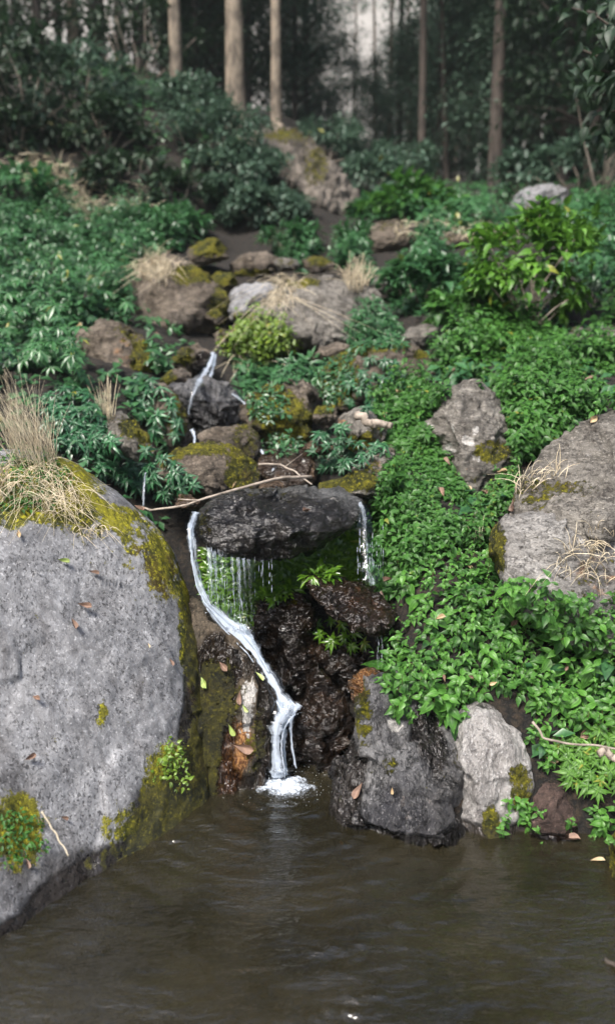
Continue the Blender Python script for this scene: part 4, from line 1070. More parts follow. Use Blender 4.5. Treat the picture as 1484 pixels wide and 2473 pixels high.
def mass(name, label, spots, mat, tmpl='far', k_=7, L=0.05, H=0.08, spread=0.05, lean=0.3, seed=0, whorl=False, clump=0.0, freq=2.2, gap=-0.15):
    """ground cover: thousands of small leafy shoots as one sheet of stuff"""
    if not spots: return
    r_ = np.random.default_rng(seed)
    Pp = np.array([tuple(s_[0]) for s_ in spots]); N_ = np.array([tuple(s_[1]) for s_ in spots])
    cl = fbm(Pp * freq, 3, seed + 50)
    if clump:
        kp = cl + r_.normal(0, .05, len(cl)) > gap
        Pp, N_, cl = Pp[kp], N_[kp], cl[kp]
    m = len(Pp)
    ax = unit(N_ * 0.55 + np.array([0, -lean, 0.7]) + r_.normal(0, .22, (m, 3)))
    hh = H * r_.uniform(0.3, 1.5, (m, 1, 1)) * (0.55 + clump * 2.4 * sstep(gap, 0.42, cl))[:, None, None]
    if whorl:
        a = (np.arange(k_)[None] / k_ * 2 * math.pi + r_.uniform(0, 6.28, (m, 1))); e = r_.uniform(-.6, .15, (m, k_)); hf = np.ones((m, k_, 1))
    else:
        a = r_.uniform(0, 2 * math.pi, (m, k_)); e = r_.uniform(-.6, .5, (m, k_)); hf = r_.uniform(0.2, 1.0, (m, k_, 1))
    t1 = unit(np.cross(ax, np.array([0.1, 0.2, 1.0]))); t2 = np.cross(ax, t1)
    d = (np.cos(a) * np.cos(e))[..., None] * t1[:, None] + (np.sin(a) * np.cos(e))[..., None] * t2[:, None] + np.sin(e)[..., None] * ax[:, None]
    pos = Pp[:, None] + ax[:, None] * hh * hf + d * (0 if whorl else spread * 0.3)
    patch = 0.5 + 0.5 * fbm(Pp * 3.0, 3, seed)
    ti = np.clip(0.55 * patch[:, None] - 0.08 + 0.45 * hf[..., 0] * r_.uniform(0.5, 1.3, (m, k_)) + r_.normal(0, .12, (m, k_)), 0, 1)  # low leaves darker, upper ones lighter: shade between shoots put into the tint
    sz = L * r_.uniform(0.6, 1.3, (m, 1)) * r_.uniform(0.75, 1.2, (m, k_))
    g = Geo()
    up = np.broadcast_to(ax[:, None], d.shape)
    add_leaves(g, tmpl, pos.reshape(-1, 3), d.reshape(-1, 3), up.reshape(-1, 3), sz.ravel(), ti.ravel())
    return tag(put(name, g.mesh(name), M[mat]), label, kind='stuff')


near_p = [make_sprig(100 + i, random.choice((3, 4, 5)), random.choice((.045, .055, .068, .095)), random.choice((.06, .10, .14)), 'near') for i in range(12)]
small_p = [make_sprig(200 + i, 4, 0.05, 0.08, 'small') for i in range(7)]
whorl_p = [make_whorl(300 + i, random.choice((7, 8, 9))) for i in range(7)]

P1 = [(905, 1630), (935, 1560), (1000, 1500), (985, 1420), (1080, 1340), (1170, 1350), (1230, 1400), (1330, 1440), (1500, 1450), (1500, 1790), (1440, 1800), (1360, 1750), (1280, 1705), (1190, 1660), (1140, 1690), (1110, 1735), (1050, 1710), (985, 1735), (945, 1700)]
P2 = [(895, 1250), (915, 1150), (1000, 1050), (1045, 1075), (1095, 1160), (1110, 1200), (1180, 1190), (1240, 1130), (1235, 1215), (1180, 1260), (1165, 1330), (1060, 1330), (985, 1420), (960, 1470), (905, 1420), (885, 1330)]
P3 = [(1010, 930), (1090, 880), (1200, 920), (1290, 860), (1500, 830), (1500, 975), (1400, 1025), (1300, 1095), (1245, 1125), (1225, 1040), (1205, 970), (1140, 915), (1085, 935), (1060, 985), (1010, 1025), (930, 1040), (900, 985), (960, 965)]
plants('leafy_plant', 'bright green ribbed-leaf shoot in the thick mat over the front right boulders', 'plant', 'ribbed-leaf shoots of the front right mat', near_p, scatter(P1, 250, 21, 1), 'leaf_near', (0.6, 1.2), 0.55, 1)
plants('creeping_plant', 'small-leaved shoot in the leafy sheet below the lichen-spotted boulder', 'plant', 'small-leaved shoots of the middle right bank', small_p, [q_ for q_ in scatter(P2, 260, 14, 2) if float(fbm(np.array([q_[0]]) * 4.5, 3, 53)[0]) > -.14], 'leaf_small', (0.55, 1.25), 0.5, 2)
plants('broad_leaf_plant', 'broad-leaved shoot standing out of the ground cover above the large right boulder', 'plant', 'broad-leaved shoots round the lichen-spotted boulder', near_p, scatter(P3, 60, 30, 6), 'leaf_small', (0.6, 1.1), 0.5, 6)
plants('broad_leaf_plant', 'broad-leaved shoot scattered through the small-leaved sheet', 'plant', 'broad-leaved shoots of the small-leaved sheet', near_p, scatter(P2, 30, 34, 7), 'leaf_near', (0.45, .8), 0.5, 7)
mass('undergrowth', 'fine leafy ground cover between the shoots of the right bank', scatter(P1, 230, 14, 3) + scatter(P2, 1100, 5, 4), 'leaf_small', 'small', 7, 0.036, 0.045, seed=3, clump=1.0, freq=4.5, gap=-.16)
mass('undergrowth', 'leafy cover filling the bank left of the lichen-spotted boulder', scatter([(930, 1040), (1010, 1020), (1060, 1075), (1100, 1140), (1125, 1215), (1060, 1200), (1000, 1090), (930, 1075)], 420, 5, 8), 'leaf_small', 'small', 7, 0.042, 0.06, seed=8)
mass('undergrowth', 'leafy ground cover round the lichen-spotted boulder', scatter(P3, 2300, 4.5, 5), 'leaf_small', 'small', 7, 0.045, 0.06, seed=5, clump=1.0, freq=3.6, gap=-.10)

WL = [(95, 985), (150, 960), (250, 985), (250, 1060), (310, 1095), (378, 1110), (368, 1160), (335, 1205), (260, 1165), (180, 1110), (110, 1060)]
WL2 = [(300, 940), (370, 925), (420, 985), (440, 1070), (400, 1095), (370, 1060), (320, 1000)]
WM = [(368, 1130), (420, 1120), (470, 1180), (480, 1195), (420, 1205), (362, 1190)]
WR = [(748, 1090), (790, 1040), (830, 1035), (850, 1080), (905, 1080), (920, 1100), (860, 1140), (800, 1150), (752, 1140)]
WT = [(850, 905), (890, 870), (950, 890), (1005, 945), (960, 975), (880, 1000), (835, 970)]
plants('whorled_plant', 'dark whorled-leaf plant in the clump above the grey boulder ridge', 'plant', 'whorled plants of the left clump', whorl_p, scatter(WL, 105, 16.5, 11), 'leaf_whorl', (.75, 1.15), .45, 11)
plants('whorled_plant', 'dark whorled-leaf plant on the brown rock left of the cracked rock', 'plant', 'whorled plants on the brown rock', whorl_p, scatter(WL2, 34, 21, 12), 'leaf_whorl', (.85, 1.15), .45, 12)
plants('whorled_plant', 'dark whorled-leaf plant at the foot of the rounded mossy boulder', 'plant', 'whorled plants under the mossy boulder', whorl_p, scatter(WM, 22, 20, 13), 'leaf_whorl', (.7, 1.0), .45, 13)
plants('whorled_plant', 'dark whorled-leaf plant on the small pale rock right of the stream', 'plant', 'whorled plants on the pale rock', whorl_p, scatter(WR, 44, 17, 14), 'leaf_whorl', (.6, .9), .45, 14)
plants('whorled_plant', 'dark whorled-leaf plant hanging under the mossy overhanging boulder', 'plant', 'whorled plants of the overhanging boulder', whorl_p, scatter(WT, 36, 19, 15), 'leaf_whorl', (.65, 1.0), .45, 15)

BL = [(-30, 960), (0, 880), (60, 900), (110, 950), (230, 945), (330, 935), (400, 925), (420, 880), (380, 820), (330, 780), (440, 830), (530, 800), (540, 760), (520, 720), (420, 780), (330, 690), (320, 640), (430, 610), (460, 560), (420, 520), (260, 520), (140, 500), (-30, 500)]
mass('undergrowth', 'dense leafy cover of the left bank', scatter(BL, 5600, 3.8, 21, ground=True), 'leaf_bank', 'far', 8, 0.062, 0.10, seed=21, clump=1.0, freq=2.6, gap=-.06)
mass('undergrowth', 'whorled dark leaves mixed into the left bank', scatter(BL, 800, 8, 26, ground=True), 'leaf_bank', 'farnarrow', 8, 0.085, 0.14, seed=26, whorl=True, clump=.9, freq=2.0, gap=-.02)
BC = [(640, 640), (680, 590), (760, 560), (800, 600), (850, 560), (900, 600), (920, 660), (960, 640), (1130, 560), (1150, 640), (1130, 760), (1060, 790), (980, 780), (940, 720), (900, 680), (850, 650), (760, 650), (690, 680), (630, 670)]
mass('undergrowth', 'leafy cover round the head of the stream', scatter(BC, 2600, 4, 22, ground=True), 'leaf_bank', 'far', 8, 0.07, 0.08, seed=22, clump=1.0, freq=2.0, gap=-.08)
BR = [(940, 790), (1060, 790), (1130, 760), (1280, 790), (1500, 700), (1500, 850), (1290, 870), (1200, 925), (1100, 880), (1050, 930), (1040, 870), (1090, 830), (1060, 800)]
mass('undergrowth', 'leafy cover at the foot of the right-hand shrub', scatter(BR, 1500, 5, 23, ground=True), 'leaf_small', 'far', 8, 0.055, 0.08, seed=23, clump=1.0, freq=2.6, gap=-.08)
BU = [(890, 560), (920, 480), (1000, 470), (1150, 490), (1300, 510), (1500, 480), (1500, 700), (1430, 720), (1300, 560), (1150, 570), (1000, 640), (930, 640)]
mass('undergrowth', 'mixed weeds below the forest edge', scatter(BU, 1500, 6, 24, ground=True), 'leaf_bank', 'far', 8, 0.085, 0.12, seed=24, clump=.9, freq=1.4, gap=-.10)
# low weeds over the whole hillside out to the forest, wherever the ground lies bare
r_ = np.random.default_rng(77)
wxs, wys = r_.uniform(-9, 9, 9000), r_.uniform(2.2, 16, 9000)
keep = (np.abs(wxs) > 0.55 + 0.05 * wys) & (height(wxs, wys) > 0.25) & (np.abs(wxs) < 1.5 + wys * 0.55)
wxs, wys = wxs[keep], wys[keep]
sp2 = [((x, y, z), (0, -.3, .9), 0, 0) for x, y, z in zip(wxs, wys, height(wxs, wys))]
mass('undergrowth', 'low weeds scattered over the hillside', sp2, 'leaf_bank', 'far', 6, 0.085, 0.1, seed=78)
# leaves behind the dripping water
WB = [(490, 1330), (560, 1355), (640, 1365), (740, 1345), (830, 1290), (870, 1260), (890, 1330), (880, 1400), (830, 1395), (740, 1395), (700, 1440), (610, 1450), (600, 1500), (560, 1500), (510, 1440)]
mass('undergrowth', 'wet yellow-green leaves on the rock wall behind the dripping water', scatter(WB, 640, 6, 31), 'leaf_wet', 'farnarrow', 8, 0.05, 0.05, seed=31, lean=0.5)
plants('hanging_plant', 'glossy fern-leaved plant below the flat brown slab', 'plant', 'plants under the flat brown slab', whorl_p, scatter([(760, 1500), (830, 1510), (880, 1530), (890, 1570), (800, 1570), (755, 1560)], 9, 20, 32), 'leaf_wet', (.55, .8), .6, 32)
LM = [(530, 850), (580, 800), (640, 765), (700, 800), (720, 830), (700, 870), (640, 890), (570, 880)]
mass('undergrowth', 'lime-green creeper hanging over the left end of the tan boulder', scatter(LM, 520, 5, 33), 'leaf_lime', 'far', 6, 0.036, 0.06, seed=33, clump=.8, freq=4)
mass('undergrowth', 'pale green creeper spilling over the right end of the tan boulder', scatter([(870, 735), (900, 725), (930, 750), (970, 800), (960, 840), (860, 840), (830, 815)], 280, 6, 34), 'leaf_bank', 'farnarrow', 7, 0.06, 0.06, seed=34)
mass('undergrowth', 'dark leaves on the shaded earth beside the upper cascade', scatter([(570, 880), (640, 890), (760, 850), (780, 930), (740, 920), (640, 930), (580, 960)], 260, 8, 35), 'leaf_bank', 'farnarrow', 7, 0.08, 0.08, seed=35)
mass('undergrowth', 'small leaves on the mossy mound in mid stream', scatter([(600, 960), (640, 930), (690, 960), (690, 1010), (640, 1020), (610, 1000)], 60, 8, 36) + scatter([(640, 1060), (700, 1050), (730, 1080), (700, 1100), (650, 1095)], 45, 7, 37) + scatter([(790, 870), (850, 850), (860, 920), (800, 990), (775, 950)], 120, 7, 38), 'leaf_bank', 'far', 6, 0.036, 0.03, seed=36)
# plants at the water edge
for lab, poly, n_, sc_ in [
    ('fresh green shoot at the foot of the pale boulder', [(1215, 1950), (1290, 1920), (1310, 2010), (1230, 2050)], 9, (.6, .85)),
    ('green shoot trailing into the water below the red-brown stone', [(1270, 2030), (1330, 2030), (1320, 2060), (1280, 2060)], 3, (.6, .8)),
    ('green shoot at the waterline right of the red-brown stone', [(1370, 1960), (1480, 1930), (1480, 2040), (1380, 2040)], 9, (.55, .8)),
    ('green shoot hanging over the top of the dark streaked boulder', [(930, 1650), (1140, 1690), (1110, 1770), (1080, 1750), (960, 1740)], 14, (.7, .95)),
    ('green shoot on the dark earth right of the pale boulder', [(1230, 1690), (1300, 1710), (1370, 1760), (1400, 1840), (1300, 1880), (1290, 1800)], 16, (.55, .85))]:
    plants('leafy_plant', lab, 'plant', 'shoots: ' + lab, near_p, scatter(poly, n_, 16, hash(lab) % 97 if False else len(lab)), 'leaf_near', sc_, .5, len(lab))
plants('whorled_plant', 'fern-leaved plant in the clump at the right water edge', 'plant', 'fern-leaved clump at the right water edge', whorl_p, scatter([(1330, 1830), (1400, 1770), (1500, 1760), (1500, 1900), (1400, 1930), (1350, 1890)], 42, 20, 44), 'leaf_shrub', (.55, .8), .5, 44)
mass('clover_leaves', 'bright clover-like leaves on the mossy flank of the grey boulder', scatter([(375, 1840), (400, 1790), (440, 1800), (448, 1870), (440, 1915), (420, 1880), (380, 1880)], 40, 8, 45), 'leaf_lime', 'small', 6, 0.02, 0.015, seed=45, lean=.6)
mass('undergrowth', 'low green leaves among the straw on the grey boulder', scatter([(0, 1060), (100, 1080), (170, 1150), (120, 1230), (0, 1230)], 150, 8, 46), 'leaf_small', 'small', 6, 0.02, 0.02, seed=46)
mass('undergrowth', 'tiny weeds in the moss at the lower left of the grey boulder', scatter([(0, 1950), (90, 1960), (110, 2060), (0, 2090)], 60, 8, 47), 'leaf_small', 'small', 5, 0.016, 0.012, seed=47)


# ------------------------------------------------------------------ shrubs
def shrub(label, u, v, Y, ru, rv, mat, tmpl, L, n=900, name='shrub', seed=0, clumps=14, ry=1.0, group=None, stems=6, wood='wood'):
    """a bush: stems from the ground, clumps of leaves spread over its crown"""
    r_ = np.random.default_rng(seed)
    c = W1(u, v, Y); a, b = ru * px(Y), rv * px(Y)
    gz = float(height(c[0], c[1])[0])
    base = np.array([c[0], c[1], min(gz, c[2] - b * 0.8)])
    o = tag(put(name, None, loc=base), label, 'shrub', group)
    gs = Geo(); g = Geo()
    cl = []
    for i in range(clumps):
        dv = unit(r_.normal(size=3)); dv[2] = dv[2] if dv[2] > -0.5 else -dv[2]
        f = r_.uniform(0.45, 1.0) ** 0.6
        cl.append(c + dv * np.array([a, a * ry, b]) * f)
    for i, p_ in enumerate(cl):
        if i < stems or r_.random() < 0.4:
            mid = base * 0.5 + p_ * 0.5 + r_.normal(0, .06, 3) * a
            gs.tube(np.array([base, mid, p_]), np.array([1.0, .7, .3]) * 0.02 * max(a, 0.25), 5, 0.3)
    per = n // clumps
    for p_ in cl:
        rad = 0.36 * r_.uniform(.5, 1.1)
        off = r_.normal(size=(per, 3)) * 0.5; off = off / np.maximum(1, np.linalg.norm(off, axis=1))[:, None]
        pos = p_ + off * np.array([a, a, b]) * rad
        out = unit(pos - c)
        d = unit(out * 0.7 + r_.normal(0, .5, (per, 3)) + np.array([0, 0, -.12]))
        up = unit(np.array([0, 0, 1.0]) + out * 0.3 + r_.normal(0, .25, (per, 3)))
        ti = np.clip(0.25 + 0.35 * r_.random() + r_.normal(0, .2, per), 0, 1)
        add_leaves(g, tmpl, pos, d, up, L * r_.uniform(.6, 1.25, per), ti)
    put('stem', gs.mesh('stem', off=base), M[wood], parent=o)
    put('foliage', g.mesh('foliage', off=base), M[mat], parent=o)
    return o


shrub('large bright-leaved shrub on the right bank above the leafy mat', 1285, 670, 5.9, 150, 135, 'leaf_shrub', 'near', 0.10, 1300, seed=1, clumps=30, ry=.9, stems=12)
shrub('rounded dark-leaved bush left of the bright shrub', 1020, 700, 6.9, 100, 75, 'leaf_bank', 'small', 0.12, 900, seed=2, clumps=18)
shrub('low bush below the bright shrub', 1160, 760, 6.0, 110, 60, 'leaf_small', 'small', 0.10, 800, seed=3, clumps=18)
shrub('brown twiggy bush at the right edge of the upper bank', 1430, 740, 6.4, 70, 55, 'leaf_tree', 'far', 0.05, 500, seed=4, clumps=16, stems=16)
shrub('light green broad-leaved weeds at the forest edge', 1000, 500, 10.2, 110, 45, 'leaf_small', 'small', 0.2, 420, seed=5, clumps=16)
shrub('pale green plants below the shrubby slope right of the cliff boulder', 700, 595, 8.9, 80, 40, 'leaf_bank', 'farnarrow', 0.13, 600, seed=6, clumps=14)
shrub('leafy bush at the right foot of the cliff boulder', 870, 590, 9.0, 60, 40, 'leaf_bank', 'farnarrow', 0.13, 420, seed=7, clumps=12)
for i, (lab, u, v, Y, ru, rv, n_) in enumerate([
    ('grey-green bush at the top of the cliff bank below the left trunk', 455, 290, 11.8, 100, 75, 1500), ('grey-green bush in the middle of the cliff bank', 520, 370, 11.0, 135, 85, 1800), ('bush hanging over the dark hollow of the cliff bank', 440, 400, 11.4, 70, 60, 900),
    ('grey-green bush above the cliff boulder foot', 585, 430, 10.6, 105, 70, 1600), ('lowest bush of the cliff bank beside the stream head', 645, 515, 10.0, 95, 48, 1500), ('dark bush under the cliff bank overhang', 560, 500, 10.4, 90, 55, 1200), ('grey twiggy bush at upper left of the cliff bank', 330, 300, 12, 100, 80, 1200)]):
    shrub(lab, u, v, Y, ru, rv, 'leaf_bush', 'far', 0.085, int(n_ * 2.2), name='bush', seed=20 + i, clumps=30)
for i, (lab, u, v, Y, ru, rv, n_, mt) in enumerate([
    ('dark broad bush at the far left of the bank', 60, 200, 11.0, 150, 120, 1500, 'leaf_tree'), ('dark bush above the earth bank at left', 200, 230, 11.2, 120, 110, 1300, 'leaf_bush'), ('dark bush in the left corner over the straw', 40, 340, 10.6, 90, 60, 700, 'leaf_tree'),
    ('small bush at the left edge above the leafy bank', 60, 455, 9.6, 90, 40, 600, 'leaf_bank'), ('dark undergrowth bush between the left trunks', 320, 120, 14, 140, 120, 1300, 'leaf_tree'),
    ('dark green bush at the right shoulder of the cliff boulder', 900, 440, 12.6, 85, 50, 1100, 'leaf_bush'), ('low leafy bush behind the top of the cliff boulder', 800, 345, 14.2, 85, 50, 1000, 'leaf_bush'), ('dark leafy bush on the slope between the cliff boulder and the forest', 960, 420, 13.6, 90, 60, 1000, 'leaf_bush'), ('low bush at the lower right edge of the cliff boulder', 905, 520, 10.6, 60, 32, 700, 'leaf_bank'),
    ('leafy bush on the bare shoulder left of the mossy head stones', 420, 545, 9.2, 80, 32, 800, 'leaf_bank'),
    ('dark bush added to stand for shade low in the hollow of the left bank', 300, 440, 10.2, 100, 55, 900, 'leaf_tree'), ('dark bush added to stand for shade at the middle of the hollow', 420, 480, 10.0, 90, 45, 800, 'leaf_tree'), ('brownish twiggy bush on the rim of the hollow', 250, 330, 10.7, 110, 70, 1300, 'leaf_tree'),  # both bushes in the hollow are added, dark leaves standing for its shade
    ('dark bush behind the grey forest-edge boulder', 1400, 420, 11.2, 120, 70, 1000, 'leaf_bush'), ('leafy bush left of the grey forest-edge boulder', 1260, 430, 11.6, 70, 50, 600, 'leaf_bush'), ('dark bush at the right edge under the overhanging tree', 1460, 300, 10, 110, 90, 900, 'leaf_tree'), ('bush at the right edge of the weedy slope', 1450, 540, 9.0, 80, 40, 500, 'leaf_bank')]):
    shrub(lab, u, v, Y, ru, rv, mt, 'far', 0.13, n_, name='bush', seed=40 + i, clumps=22)


# ------------------------------------------------------------------ trees
def tree_mesh(seed, H, r0, crown0, cw, n, L, tmpl='far', lean=(0, 0), clumps=40, top_r=0.35):
    """trunk with limbs, and a crown of leaf sprays gathered in uneven clumps"""
    r_ = np.random.default_rng(seed)
    gt, g = Geo(), Geo()
    m = 22
    z = np.linspace(-0.6, H * 0.96, m)
    wob = np.cumsum(r_.normal(0, 0.02, (m, 2)), 0) * r0 * 2.5
    tr = np.stack([wob[:, 0] + lean[0] * z, wob[:, 1] + lean[1] * z, z], -1)
    gt.tube(tr, r0 * (1 - (1 - top_r) * np.linspace(0, 1, m)) * (1 + 0.5 * np.exp(-(z + .6) * 2.5)), 10, 0.5, 0.05)
    per = n // clumps
    for i in range(clumps):
        f = r_.uniform(0, 1) ** 0.9
        zz = crown0 + (H - crown0) * f
        prof = math.sin(math.pi * min(1, 0.18 + 0.82 * f)) ** 0.7
        a = r_.uniform(0, 2 * math.pi); rad = cw * prof * r_.uniform(0.25, 1.0)
        ax = np.array([np.interp(zz, z, tr[:, 0]), np.interp(zz, z, tr[:, 1])])
        c = np.array([ax[0] + rad * math.cos(a), ax[1] + rad * math.sin(a), zz])
        s0 = np.array([ax[0], ax[1], max(crown0 * 0.8, zz - rad * 0.6)])
        gt.tube(np.array([s0, s0 * .5 + c * .5 + np.array([0, 0, .1 * rad]), c]), np.array([.28, .18, .06]) * r0, 5, 0.4)
        cr = cw * r_.uniform(0.22, 0.42)
        off = r_.normal(size=(per, 3)) * np.array([.55, .55, .36])
        pos = c + off * cr
        d = unit(off * np.array([1, 1, .4]) + r_.normal(0, .45, (per, 3)) + np.array([0, 0, -.35]))
        up = unit(np.array([0, 0, 1.0]) + r_.normal(0, .4, (per, 3)))
        add_leaves(g, tmpl, pos, d, up, L * r_.uniform(.6, 1.3, per), np.clip(0.2 + 0.5 * r_.random() + r_.normal(0, .15, per), 0, 1))
    return gt.mesh('trunk'), g.mesh('crown')


def plant_tree(name, label, meshes, x, y, rz=0, s_=(1, 1, 1), bark='barkdark', leaf='leaf_tree', group=None, zoff=0.0):
    o = put(name, None, loc=(x, y, float(height(x, y)[0]) + zoff))
    o.rotation_euler = (0, 0, rz); o.scale = s_
    tag(o, label, 'tree', group)
    put('trunk', meshes[0], M[bark], parent=o)
    put('crown', meshes[1], M[leaf], parent=o)
    return o


def at_u(u, Y):
    return float(W1(u, 400, Y)[0])


# the three pale trunks on the cliff bank and one further left: crowns high above the picture
for i, (lab, u, Y, r0, H, ln) in enumerate([
    ('straight pale trunk, leftmost of the three on the cliff bank', 430, 13.2, 0.10, 13, (0.0, 0)), ('thickest pale trunk with flaking bark, in the middle of the three on the cliff bank', 572, 13.3, 0.145, 15, (-0.004, 0)),
    ('slender pale trunk with bare roots, at the right of the three on the cliff bank', 668, 13.3, 0.085, 12, (0.006, 0)), ('grey trunk half hidden in dark foliage at far left', 195, 14.5, 0.10, 13, (-0.02, 0))]):
    plant_tree('tall_tree', lab, tree_mesh(500 + i, H, r0, H * 0.6, 2.6, 5200, 0.2, lean=ln, clumps=36), at_u(u, Y), Y, bark='bark', group='tall trees on the cliff bank')
# roots of the right-hand trunk over the cliff
g = Geo()
for a in [(668, 305, 662, 330, 650, 350), (672, 305, 690, 322, 700, 370), (664, 305, 645, 325, 640, 345)]:
    g.tube(Wn(np.array(a[0::2]), np.array(a[1::2]), np.array([13.0, 12.3, 11.6])), [.07, .05, .025], 6, .5, .1)
tag(put('tree_root', g.mesh('tree_root'), M['bark']), 'bare roots gripping the top of the cliff boulder', 'root')
# named trees at the right
for i, (lab, u, Y, r0, H, ln, lf) in enumerate([
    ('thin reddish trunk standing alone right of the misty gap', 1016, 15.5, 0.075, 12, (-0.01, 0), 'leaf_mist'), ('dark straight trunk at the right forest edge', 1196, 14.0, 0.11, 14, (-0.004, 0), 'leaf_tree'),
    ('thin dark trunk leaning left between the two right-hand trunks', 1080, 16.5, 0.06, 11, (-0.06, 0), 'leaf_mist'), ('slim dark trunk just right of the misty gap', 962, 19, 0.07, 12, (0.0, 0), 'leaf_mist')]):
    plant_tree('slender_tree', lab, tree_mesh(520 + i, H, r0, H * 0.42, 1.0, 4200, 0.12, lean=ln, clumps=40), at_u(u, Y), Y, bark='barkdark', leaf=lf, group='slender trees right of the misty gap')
kinds = [tree_mesh(540, 9, 0.10, 0.8, 1.8, 12000, 0.115, clumps=90), tree_mesh(541, 12, 0.12, 1.6, 2.1, 15000, 0.125, clumps=100), tree_mesh(542, 7, 0.08, 0.4, 1.8, 11000, 0.11, clumps=80), tree_mesh(543, 14, 0.13, 3.0, 2.1, 14000, 0.13, clumps=90, lean=(.03, 0))]
spots = []
r_ = random.Random(5)
for u, Y in [(1290, 15.5), (1360, 14.5), (1430, 13.5), (1500, 13), (1240, 20), (1190, 24), (1320, 19), (1400, 18), (1480, 17), (1140, 28), (1240, 26), (1330, 24), (1450, 23), (1080, 31), (1250, 31), (1400, 30), (1130, 36), (1500, 29),
             (905, 30), (840, 27), (870, 34), (800, 33), (1030, 38), (930, 38), (775, 40), (1180, 42), (1350, 40), (1560, 20), (1620, 27)]:
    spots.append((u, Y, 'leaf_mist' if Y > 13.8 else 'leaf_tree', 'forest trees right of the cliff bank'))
for u, Y in [(20, 15), (110, 14), (250, 16), (350, 17), (480, 17.5), (520, 20), (600, 19), (570, 21), (400, 22), (160, 20), (-60, 17), (60, 24), (300, 25), (560, 26), (520, 27), (450, 29), (200, 29), (-140, 22)]:
    spots.append((u, Y, 'leaf_tree', 'forest trees behind the cliff bank'))
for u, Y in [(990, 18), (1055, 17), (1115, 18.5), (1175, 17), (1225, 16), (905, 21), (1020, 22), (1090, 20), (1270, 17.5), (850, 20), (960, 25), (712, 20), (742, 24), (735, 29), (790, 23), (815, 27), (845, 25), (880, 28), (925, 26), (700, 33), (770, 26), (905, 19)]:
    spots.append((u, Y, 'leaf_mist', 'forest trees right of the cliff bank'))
wordsA = ['bushy', 'slim', 'low spreading', 'tall']
for i, (u, Y, lf, grp) in enumerate(spots):
    kx = r_.randrange(4)
    s0 = r_.uniform(.85, 1.2)
    if u in (905, 840, 870, 800, 930, 775): kx, s0 = 2, r_.uniform(.45, .6)
    if u in (990, 1055, 1115, 1175, 1225, 1020, 1090, 1270, 850, 960, 790, 815, 845, 880, 925, 770, 905): kx, s0 = 2, r_.uniform(.42, .66)
    if u in (790, 815, 845, 880, 925, 850, 840, 870, 905, 930): s0 = r_.uniform(.27, .36)
    if u in (712, 742, 735, 700): kx, s0 = 1, r_.uniform(.6, .75)
    near = 'at the front' if Y < 16 else ('in the middle' if Y < 25 else 'deep in the mist')
    side = 'right forest' if 'right' in grp else 'dark wood behind the cliff bank'
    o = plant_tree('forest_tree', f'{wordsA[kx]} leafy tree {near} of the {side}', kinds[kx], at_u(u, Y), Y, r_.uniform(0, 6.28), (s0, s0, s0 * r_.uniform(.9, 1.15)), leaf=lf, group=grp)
thin = [tree_mesh(560 + i, 11, 0.05, 6.0, 0.8, 1500, 0.11, clumps=24, lean=(.02 * (i - 1), 0)) for i in range(3)]
for i, (u, Y) in enumerate([(905, 24), (938, 21), (985, 25), (1052, 20), (1128, 23), (1162, 19), (1243, 18), (1290, 21), (860, 30), (1100, 27)]):
    plant_tree('young_tree', 'thin bare-stemmed young tree standing in the mist of the right forest', thin[i % 3], at_u(u, Y), Y, i * 1.3, leaf='leaf_mist', bark='bark', group='young trees in the mist')
# a tree outside the right edge whose branch hangs into the top corner
r_n = np.random.default_rng(91)
ob = np.array([2.55, 5.6, float(height(2.55, 5.6)[0])])
o = tag(put('overhanging_tree', None, loc=ob), 'dark broad-leaved tree hanging its branches into the top right corner', 'tree')
gt, g = Geo(), Geo()
gt.tube(np.array([[0, 0, -.3], [.05, .05, 1], [0, .1, 2.4], [-.1, .1, 3.6]]), [.10, .09, .07, .03], 8, .4, .05)
tips = [(1440, 40, 5.2), (1400, 120, 5.4), (1450, 170, 5.3), (1480, 90, 5.0), (1430, 230, 5.6), (1475, 270, 5.3), (1490, 190, 5.1), (1500, 10, 5.2), (1380, 20, 5.9), (1520, 300, 5.4), (1560, 120, 5.3), (1460, 330, 5.8)]
for a in tips:
    p_ = W1(*a) - ob; s0 = np.array([0, .08, max(1.2, p_[2] - .5)])
    gt.tube(np.array([s0, s0 * .5 + p_ * .5 + np.array([0, 0, .12]), p_]), [.03, .02, .006], 5, .4)
    m = 46
    f = r_n.uniform(.45, 1.05, (m, 1)); pos = s0 * (1 - f) + p_ * f + np.array([0, 0, .1]) * (1 - (2 * f - 1) ** 2) + r_n.normal(0, .07, (m, 3))
    d = unit(r_n.normal(0, .6, (m, 3)) + np.array([-.3, -.2, -.55]))
    add_leaves(g, 'near', pos, d, unit(np.array([0, -.3, 1]) + r_n.normal(0, .3, (m, 3))), r_n.uniform(.08, .15, m), np.clip(r_n.uniform(0, .7, m), 0, 1))
put('trunk', gt.mesh('trunk'), M['barkdark'], parent=o)
put('crown', g.mesh('crown'), M['leaf_tree'], parent=o)


